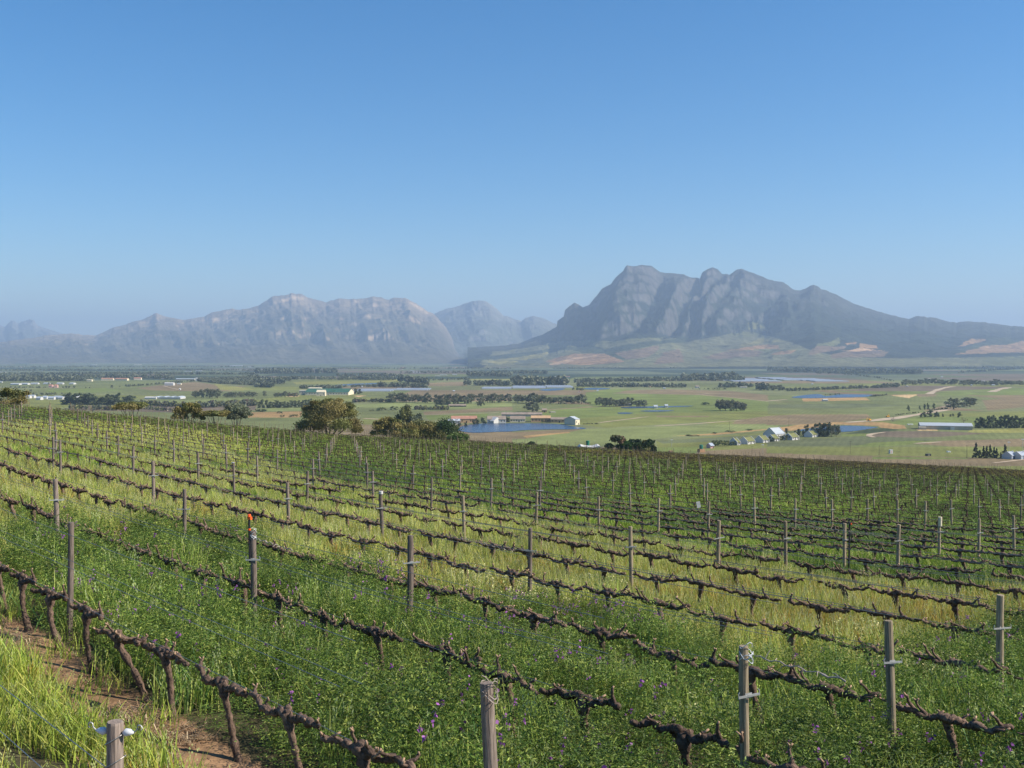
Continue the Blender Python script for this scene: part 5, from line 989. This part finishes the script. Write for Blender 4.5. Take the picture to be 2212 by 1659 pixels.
# cottages
CT = [(735, 512, 42, 'moss', 'white cottage with mossy roof mostly hidden behind garden trees, leftmost of the row'), (899, 497, 112, 'moss', 'white cottage with mossy green roof, left of the two fully visible'), (1094, 477, 92, 'moss', 'white cottage with mossy green roof just left of the big hall'),
      (1236, 460, 74, 'moss', 'white cottage with mossy roof in front of the big hall'), (1486, 442, 108, 'moss', 'white cottage with mossy green roof right of the big hall'), (1745, 405, 90, 'moss', 'pale cottage half hidden in the windbreak, last on the right')]
for i, (x, y, w_, _, lab) in enumerate(CT): gable('cottage', 'z', x, y, w_, 2.9, 6.0, 8.5, 40, M['white'], M['mossroof'], lab, 'cottage', M['white'], 3, group='white cottages with mossy roofs')
gable('hall', 'z', 1285, 420, 150, 4.6, 9.8, 14, 38, M['white'], M['tin'], 'tall white hall with pale metal roof rising over the cottages', 'hall', M['white'], 5)
gable('cottage', 'z', 385, 552, 52, 2.4, 4.3, 5, 35, M['pink'], M['slate'], 'tiny pink-walled house with grey roof beside the green water tank', 'house', None, 2)
# long barn
b = gable('barn', 'b', 990, 678, 745, 4.2, 7.0, 16, -14, M['barnwall'], M['tin'], 'long grey barn with pale metal roof at the right edge', 'barn', None, 0)
Lb = 745 * WIN['b'][2] / FU * VP(*W('b', 990, 678))[1] / math.cos(R(14)) / 2
mb = MB(); box(mb, Lb + .02, Lb + .12, .4, 15.6, -.2, 2.2); link('plinth', mb.mesh('plinth', M['white']), b)
mb = MB(); mb.add([(-Lb - 2, -5, 0), (-Lb + 5.5, -5, 0), (-Lb + 5.5, -.03, 0), (-Lb - 2, -.03, 0), (-Lb - 2, -5, 2.6), (-Lb + 5.5, -5, 2.6), (-Lb + 5.5, -.03, 3.2), (-Lb - 2, -.03, 3.2)], BOXF); link('lean_to', mb.mesh('lean_to', M['barnwall']), b)
mb = MB(); box(mb, 4, 8, -2.2, -.03, 0, 3.0); link('porch', mb.mesh('porch', M['white']), b)
# winery by the pond
gable('shed', '6', 85, 432, 350, 3, 5, 18, 0, M['barnwall'], M['brownroof'], 'very long low shed with brown-grey roof above the pond', 'shed')
gable('building', '5', 1800, 487, 220, 5, 8, 16, 6, M['tanwall'], M['terracotta'], 'tan and orange building at the left end of the pond buildings', 'building', None, 6)
gable('shed', '5', 1712, 500, 105, 4.2, 6, 14, 6, M['white'], M['tin'], 'white shed at the left end of the pond', 'shed', None, 3)
gable('building', '5', 2080, 487, 160, 4.5, 8, 13, 4, M['white'], M['brownroof'], 'white building with brown roof in the middle of the pond bank', 'building', None, 6)
gable('shed', '5', 2030, 488, 50, 3, 7, 12, -45, M['white'], M['white'], 'small white gabled shed between the trees on the pond bank', 'shed')
gable('building', '6', 50, 480, 130, 4, 7, 12, 0, M['cream'], M['brownroof'], 'cream building with brown roof above the middle of the pond', 'building', None, 6)
gable('building', '6', 250, 480, 170, 5, 7.5, 14, 0, M['tanwall'], M['tanwall'], 'ochre-walled building with ochre roof on the pond bank', 'building', None, 6)
gable('building', '6', 410, 484, 150, 4, 6, 12, -3, M['tanwall'], M['brownroof'], 'lower ochre building next to the white gabled house', 'building', None, 5)
gable('farmhouse', '6', 567, 503, 40, 6.5, 9.5, 16, 50, M['cream'], M['tin'], 'cream gabled house at the right end of the pond buildings', 'house', None, 2)
gable('shed', '6', 520, 500, 50, 4, 5, 10, 0, M['white'], M['tin'], 'low white shed attached beside the cream gabled house', 'shed', None, 2)
gable('house', '6', 280, 396, 44, 3.5, 5.5, 8, 0, M['tanwall'], M['brownroof'], 'small tan house next to the single round gum', 'house', None, 3)
gable('shed', '6', 985, 338, 100, 2.5, 4.5, 10, 0, M['white'], M['tin'], 'white shed in front of the grove by the narrow dam', 'shed')
gable('shed', '6', 1243, 362, 32, 3, 5, 8, 0, M['white'], M['tin'], 'small white pump house on the narrow dam', 'shed'); gable('shed', '6', 1336, 355, 26, 3, 5, 8, 0, M['white'], M['tin'], 'second small white shed right of the pump house', 'shed')
gable('shed', '5', 1740, 346, 150, 1.8, 3.6, 10, 0, M['dark'], M['brownroof'], 'low dark shed under the gums', 'shed')
# white twin roof with tank, just past the vineyard
def small_roof():
    u, v = W('6', 655, 722); d = 420.; P = atd(u, d); z = (768.9 - v) / FU * d; s = 420 / FU / 4
    root = link('pump_house', None, loc=(P[0], P[1], z), label='white twin-peaked roof showing above the vineyard edge', category='shed')
    for nm, a, b_, mt in (('wall', -3.6, -.2, 'white'),):
        mb = MB(); box(mb, -88 * s, 88 * s, .3, 7, P[2] - z - .3, .4); link(nm, mb.mesh(nm, M[mt]), root)
    mb = MB(); pk = [(-92, 0), (-58, 34), (-5, 20), (52, 20), (92, 34), (112, 28), (70, 2)]
    V = [(a * s, 0, b_ * s) for a, b_ in pk] + [(a * s, 7.5, b_ * s + .25) for a, b_ in pk]; n_ = len(pk); mb.add(V, [tuple(range(n_)), tuple(range(2 * n_ - 1, n_ - 1, -1))] + [(i, i + n_, (i + 1) % n_ + n_, (i + 1) % n_) for i in range(n_)]); link('roof', mb.mesh('roof', M['white']), root)
    return s
small_roof()
def tank(win, x, yb, yt, wpx, label, stand=0, d=None):
    u, v = W(win, x, yb); P = VP(u, v) if d is None else atd(u, d); s = WIN[win][2] / FU * P[1]
    z = P[2] if d is None else (768.9 - v) / FU * d; h = (yb - yt) * s; rr = wpx * s / 2
    root = link('water_tank', None, loc=(P[0], P[1], z), label=label, category='water tank'); mb = MB(); tube(mb, [(0, 0, stand), (0, 0, stand + h * .93), (0, 0, stand + h * .97), (0, 0, stand + h)], [rr, rr, rr * .8, rr * .25], 20); link('barrel', mb.mesh('barrel', M['tank']), root)
    mb = MB(); box(mb, -rr * 1.25, rr * 1.25, -rr * 1.25, rr * 1.25, (P[2] - z if d else -2) - .2, stand - .003); link('base', mb.mesh('base', M['brick'] if d is None else M['barnwall']), root)
tank('6', 655, 682, 640, 31, 'green water tank standing behind the white twin-peaked roof', 0, 445.)
def tank2():
    u, v = W('z', 237, 603); P = VP(u, v); s = WIN['z'][2] / FU * P[1]; root = link('water_tank', None, loc=tuple(P), rot=(0, 0, R(25)), label='green water tank on a square tan brick base', category='water tank')
    mb = MB(); box(mb, -40 * s, 40 * s, -30 * s, 30 * s, -.5, 42 * s); link('base', mb.mesh('base', M['brick']), root)
    mb = MB(); tube(mb, [(0, 0, 42 * s + .003), (0, 0, 92 * s), (0, 0, 96 * s), (0, 0, 99 * s)], [24 * s, 24 * s, 19 * s, 6 * s], 20); link('barrel', mb.mesh('barrel', M['tank']), root)
tank2()
# green-roofed complex and its neighbours
gable('estate', '5', 612, 246, 375, 6, 12.5, 60, -2, M['cream'], M['greenroof'], 'wide cream complex with a large green roof', 'building', None, 16)
gable('estate_wing', '5', 560, 254, 75, 8, 12, 12, 0, M['cream'], M['cream'], 'cream gatehouse in front of the green-roofed complex', 'building', None, 3)
gable('estate_wing', '5', 665, 245, 40, 6, 10, 10, 0, M['cream'], M['greenroof'], 'small cream wing with arched front on the complex', 'building', None, 2)
gable('warehouse', '5', 408, 242, 72, 8, 9.5, 20, 0, M['cream'], M['barnwall'], 'cream block at the left end of the green-roofed complex', 'building', None, 6); gable('warehouse', '5', 505, 206, 110, 5, 6.5, 20, 0, M['cream'], M['cream'], 'long cream block behind the green-roofed complex', 'building')
gable('warehouse', '5', 808, 224, 50, 5, 7, 20, 0, M['white'], M['white'], 'white block at the right end of the green-roofed complex', 'building'); gable('shed', '5', 312, 255, 70, 4, 5, 10, 0, M['tanwall'], M['terracotta'], 'low earth-coloured shed left of the complex', 'shed')
def tunnels(win, x0, x1, y0, y1, rows, label, turn=0):
    """glasshouse block: side by side low arched bays"""
    a, b_ = VP(*W(win, x0, y1)), VP(*W(win, x1, y1)); c = VP(*W(win, x0, y0 + 3)); dep = max(30, min(420, c[1] - a[1])); L_ = b_[0] - a[0]
    root = link('greenhouse', None, loc=tuple(a), label=label, category='greenhouse')
    for i in range(rows):
        y = dep * i / rows; wd = dep / rows * .96; mb = MB(); t = np.linspace(0, math.pi, 9); pr = [(y, 0)] + [(y + wd * (.5 - .5 * math.cos(q)), 1.7 + 1.0 * math.sin(q)) for q in t] + [(y + wd, 0)]; n_ = len(pr); off = L_ * .04 * math.sin(i * 2.3)
        V = [(off, p, q) for p, q in pr] + [(L_ + off, p, q) for p, q in pr]; mb.add(V, [tuple(range(n_)), tuple(range(2 * n_ - 1, n_ - 1, -1))] + [(j, j + n_, j + 1 + n_, j + 1) for j in range(n_ - 1)]); link('bay', mb.mesh('bay', M['shade']), root)
        mb = MB(); box(mb, off, L_ + off, y - .12, y - .02, 0, 1.2); link('side_wall', mb.mesh('side_wall', M['white']), root)
tunnels('5', 830, 1160, 195, 215, 6, 'long pale greenhouse right of the green-roofed complex'); tunnels('5', 1180, 1480, 190, 206, 5, 'second pale greenhouse, reaching behind the gum belt'); tunnels('5', 1955, 2200, 178, 194, 5, 'grey greenhouse left of the blue strip of water')
tunnels('6', 5, 290, 168, 190, 5, 'grey greenhouse above the gum belt in the middle'); tunnels('6', 300, 530, 164, 184, 4, 'grey greenhouse with a dark end above the gum belt')
tunnels('7', -300, 120, 100, 130, 7, 'left part of the large greenhouse field under the mountain'); tunnels('7', 140, 400, 86, 120, 7, 'middle part of the large greenhouse field'); tunnels('7', 410, 700, 88, 130, 7, 'right part of the large greenhouse field')
# left side
def domes():
    u, v = W('4', 1430, 424); P = VP(u, v); s = WIN['4'][2] / FU * P[1]; root = link('domed_hall', None, loc=tuple(P), label='white hall with a row of scalloped domed roofs', category='hall')
    mb = MB(); box(mb, -120 * s, 130 * s, 0, 30, -.5, 9 * s); link('wall', mb.mesh('wall', M['white']), root)
    for i in range(4):
        mb = MB(); c = (-88 + 62 * i) * s; t = np.linspace(0, math.pi, 11); pr = [(c - 33 * s * math.cos(q), 9.05 * s + 13 * s * math.sin(q) ** .8 * (1 + .1 * (i % 2))) for q in t]; n_ = len(pr); V = [(p, -1, q) for p, q in pr] + [(p, 30, q) for p, q in pr]
        mb.add(V, [tuple(range(n_)), tuple(range(2 * n_ - 1, n_ - 1, -1))] + [(j, j + n_, j + 1 + n_, j + 1) for j in range(n_ - 1)] + [(0, n_ - 1, 2 * n_ - 1, n_)]); link('dome', mb.mesh('dome', M['tin']), root)
    u, v = W('4', 600, 418); P = VP(u, v); root = link('arched_hall', None, loc=tuple(P), label='pale hall with one wide curved roof behind the dark belt', category='hall'); mb = MB(); box(mb, -52 * s, 52 * s, .5, 24, -.5, 8 * s); link('wall', mb.mesh('wall', M['barnwall']), root)
    mb = MB(); t = np.linspace(0, math.pi, 13); pr = [(-58 * s * math.cos(q), 8 * s + 14 * s * math.sin(q)) for q in t]; n_ = len(pr); V = [(p, 0, q) for p, q in pr] + [(p, 25, q) for p, q in pr]; mb.add(V, [tuple(range(n_)), tuple(range(2 * n_ - 1, n_ - 1, -1))] + [(j, j + n_, j + 1 + n_, j + 1) for j in range(n_ - 1)] + [(0, n_ - 1, 2 * n_ - 1, n_)]); link('roof', mb.mesh('roof', M['plastic']), root)
domes()
gable('shed', '4', 1300, 425, 100, 3, 4.5, 12, 0, M['white'], M['white'], 'low white annex left of the domed hall', 'shed')
def row_of(name, win, items, wall, roof, depth, wm, rm, text, cat, group):
    for i, (x, y, w_) in enumerate(items): gable(name, win, x, y, w_, wall, roof, depth, rt.uniform(-8, 8), wm, rm, text % ordw(i + 1), cat, None, 0, group=group)
row_of('house', '4', [(235, 418, 42), (275, 416, 36), (330, 432, 40), (385, 425, 36), (440, 430, 50), (490, 425, 60), (520, 428, 40)], 3.5, 6, 10, M['white'], M['slate'], 'white house in the cluster left of the dark belt, %s from the left', 'house', 'white houses left of the dark belt')
row_of('poultry_shed', '4', [(125, 302, 80), (205, 300, 70), (295, 298, 62), (395, 297, 50), (515, 297, 50), (615, 297, 42)], 2.6, 4.6, 14, M['white'], M['tin'], 'pale farm shed in the line on the left, %s from the left', 'shed', 'line of pale sheds')
row_of('house', '4', [(435, 326, 30), (482, 326, 24)], 5, 8, 10, M['pink'], M['terracotta'], 'small pink house in front of the pale sheds, %s of two', 'house', 'two pink houses')
row_of('house', '4', [(925, 263, 100), (1045, 264, 110), (1187, 258, 60)], 5, 8, 14, M['cream'], M['terracotta'], 'terracotta-roofed house group at the top of the green field, %s from the left', 'house', 'terracotta roofs')
gable('warehouse', '4', 1458, 307, 78, 6, 8, 14, 0, M['white'], M['white'], 'long bright white shed on the brown knoll', 'shed'); gable('shed', '4', 1545, 300, 36, 3, 4, 8, 0, M['cream'], M['tin'], 'small pale shed right of the long white one', 'shed'); gable('shed', '4', 1600, 262, 160, 4, 6, 12, 0, M['barnwall'], M['tin'], 'long pale shed along the top of the knoll', 'shed')
gable('house', '4', 1700, 268, 22, 8, 10, 8, 0, M['white'], M['white'], 'tiny white house on top of the knoll', 'house'); gable('shed', '4', 770, 272, 44, 5, 6, 10, 0, M['cream'], M['cream'], 'cream shed at the upper edge of the green field', 'shed'); gable('shed', '4', 1552, 346, 12, 3, 4, 5, 0, M['white'], M['white'], 'tiny white hut on the slope of the knoll', 'shed')
gable('house', '6', 1603, 186, 32, 4, 6.5, 10, 0, M['white'], M['brownroof'], 'white house alone above the ploughed field', 'house', None, 2)
gable('shed', '7', 498, 298, 42, 2.5, 3.6, 8, 0, M['white'], M['white'], 'small white shed below the upper dam', 'shed')
FAR = [('4', [(20, 196, 60), (180, 152, 18), (810, 132, 50), (1190, 130, 60), (985, 172, 40), (1058, 172, 52), (985, 212, 36), (1180, 200, 34), (1385, 228, 24), (1690, 206, 26), (1715, 184, 60), (1755, 102, 50), (2040, 138, 110), (2150, 150, 40), (1410, 250, 40), (2165, 94, 16), (1625, 188, 60), (5, 282, 24)]),
       ('5', [(80, 60, 100), (210, 44, 50), (320, 38, 80), (1020, 74, 40), (1250, 26, 36), (1270, 12, 40), (1350, 40, 30), (1420, 54, 40), (1620, 76, 60), (1570, 82, 40), (1715, 72, 40), (915, 178, 12), (1710, 218, 20), (835, 78, 16), (1730, 10, 12), (960, 74, 30)]),
       ('6', [(475, 90, 50), (1855, 78, 16), (2075, 130, 22), (1920, 124, 24), (1195, 182, 10), (1318, 193, 20), (585, 222, 14), (740, 214, 16), (2000, 184, 60), (380, 90, 20)]),
       ('7', [(1395, 108, 26), (1400, 140, 60), (1450, 132, 30), (1790, 125, 44), (1860, 132, 30), (1505, 92, 16), (965, 184, 14), (1125, 176, 24), (1205, 173, 16), (1760, 166, 14), (1948, 164, 24), (385, 154, 12), (680, 193, 16)]),
       ('n', [(830, 740, 26), (395, 765, 26), (750, 765, 12), (920, 747, 10), (1630, 752, 10), (490, 797, 50)]), ('o', [(40, 705, 14), (100, 703, 20), (395, 702, 12), (525, 702, 16), (585, 702, 34), (1350, 688, 8), (1860, 704, 60), (2060, 745, 70), (2180, 745, 60), (2175, 702, 26), (1690, 718, 14)])]
fl = []
for win, it in FAR:
    for x, y, w_ in it: u, v = W(win, x, y); fl.append((u, v, win, x, y, w_))
fl.sort()
for i, (u, v, win, x, y, w_) in enumerate(fl):
    P = VP(*W(win, x, y)); hh = max(3, min(8, 5.5 * WIN[win][2] * .25 / .25 / FU * P[1])); gable('farm_building', win, x, y, w_, hh * .7, hh * 1.05, hh * 1.8, rt.uniform(-6, 6), M[rt.choice(['white', 'white', 'cream', 'white'])], M[rt.choice(['tin', 'tin', 'barnwall', 'tin', 'terracotta'])], 'tiny pale farm building on the far plain, %s from the left' % ordw(i + 1), 'building', group='far farm buildings')
# machines, boxes, masts
def digger(win, x, y, hpx, label, flip=1):
    u, v = W(win, x, y); P = VP(u, v); s = hpx * WIN[win][2] / FU * P[1] / 3.4; root = link('excavator', None, loc=tuple(P), rot=(0, 0, .5), label=label, category='excavator'); root.scale = (s * flip, s, s)
    def bx_(nm, *b, m='yellow', par=root): mb = MB(); box(mb, *b); return link(nm, mb.mesh(nm, M[m]), par)
    bx_('track', -1.7, 1.7, -1.3, -.8, 0, .8, m='black'); bx_('track', -1.7, 1.7, .8, 1.3, 0, .8, m='black'); c = bx_('body', -1.9, 1.2, -1.2, 1.2, .9, 2.0); bx_('cab', .1, 1.2, -1.2, -.1, 2.003, 3.0); bx_('window', .3, 1.0, -1.23, -1.21, 2.2, 2.8, m='dark', par=c)
    mb = MB(); tube(mb, [(1.0, .3, 1.6), (2.6, .3, 3.6), (3.6, .3, 3.2)], [.28, .24, .2], 6); link('boom', mb.mesh('boom', M['yellow']), root); mb = MB(); tube(mb, [(3.6, .3, 3.2), (3.9, .3, 1.4)], [.2, .16], 6); box(mb, 3.3, 4.2, -.2, .8, .6, 1.4); link('bucket_arm', mb.mesh('bucket_arm', M['yellow']), root)
digger('7', 875, 470, 26, 'yellow excavator at the near end of the dirt road', -1); digger('7', 1032, 438, 22, 'second yellow excavator further along the dirt road')
def boxthing(name, win, x, y, w_, h_, label, cat, mat, extra=None, dpt=2.2):
    u, v = W(win, x, y); P = VP(u, v); s = WIN[win][2] / FU * P[1]; root = link(name, None, loc=tuple(P), rot=(0, 0, R(12)), label=label, category=cat); mb = MB(); box(mb, -w_ * s / 2, w_ * s / 2, 0, dpt, -.4, h_ * s); link('body', mb.mesh('body', M[mat]), root)
    mb = MB(); box(mb, -w_ * s / 2 - .1, w_ * s / 2 + .1, -.1, dpt + .1, h_ * s + .003, h_ * s + .18); link('lid', mb.mesh('lid', M[extra or mat]), root)
    mb = MB(); box(mb, -w_ * s * .2, w_ * s * .2, -.06, -.01, h_ * s * .3, h_ * s * .7); link('panel', mb.mesh('panel', M['pink' if mat == 'white' else 'barnwall']), root)
boxthing('pump_cabin', '7', 1067, 752, 26, 32, 'small upright white cabin alone in the green field', 'cabin', 'white'); boxthing('container', '7', 1391, 772, 42, 16, 'dark low container in the green field', 'container', 'black'); boxthing('sign_board', '6', 1375, 740, 30, 12, 'low orange box beside the vineyard edge right of the bushes', 'box', 'brick')
boxthing('crate', '7', 1568, 740, 26, 7, 'low pale trailer lying in the field right of the white cabin', 'trailer', 'plastic'); boxthing('concrete_tank', '6', 357, 398, 46, 9, 'low round-edged pale tank near the tan house', 'tank', 'barnwall', dpt=9); boxthing('trailer', '7', 1232, 502, 50, 6, 'row of pale pipes lying beside the barn', 'trailer', 'plastic')
def hut(x, label, w_=62):
    gable('farmhouse', '7', x, 798, w_, 3, 5.4, 7, 35, M['slate'], M['slate'], label, 'house', M['white'], 1)
hut(2125, 'grey and white gabled house right of the cypresses'); hut(2212, 'white gabled house cut by the right edge', 80)
def mast(win, x, y, h, label, head=None, arms=0, name='power_pole'):
    u, v = W(win, x, y); P = VP(u, v); s = WIN[win][2] / FU * P[1]; root = link(name, None, loc=tuple(P), label=label, category='pole', group='thin poles in the fields'); mb = MB(); tube(mb, [(0, 0, -.5), (0, 0, h * s)], [.16, .10], 6); link('shaft', mb.mesh('shaft', M['galv'] if head else M['trunk']), root)
    mb = MB()
    if head: box(mb, -.9, .9, -.4, .4, h * s + .003, h * s + .5)
    else: box(mb, -1.1, 1.1, -.07, .07, h * s - .5, h * s - .35)
    link('lamp_head' if head else 'crossarm', mb.mesh('head', M['plastic'] if head else M['trunk']), root)
mast('7', 710, 752, 110, 'thin pole in the field below the second pond'); mast('7', 960, 760, 80, 'thin pole left of the white cabin'); mast('z', 912, 630, 110, 'left of two thin poles below the cottages'); mast('z', 1055, 610, 100, 'right of two thin poles below the cottages', 1)
mast('7', 2080, 795, 140, 'lamp pole just right of the cypresses', 1, name='lamp_post'); mast('7', 2200, 795, 165, 'tall pole with a pale square head at the right edge', 1, name='lamp_post'); mast('7', 180, 520, 80, 'thin pole left of the second pond'); mast('7', 1718, 790, 110, 'thin pole left of the cypresses')
mast('6', 1880, 545, 70, 'thin pole in the planted field'); mast('5', 2160, 440, 60, 'thin pole behind the pond buildings'); mast('6', 1380, 695, 60, 'thin pole with small white head near the bushes', 1, name='lamp_post')
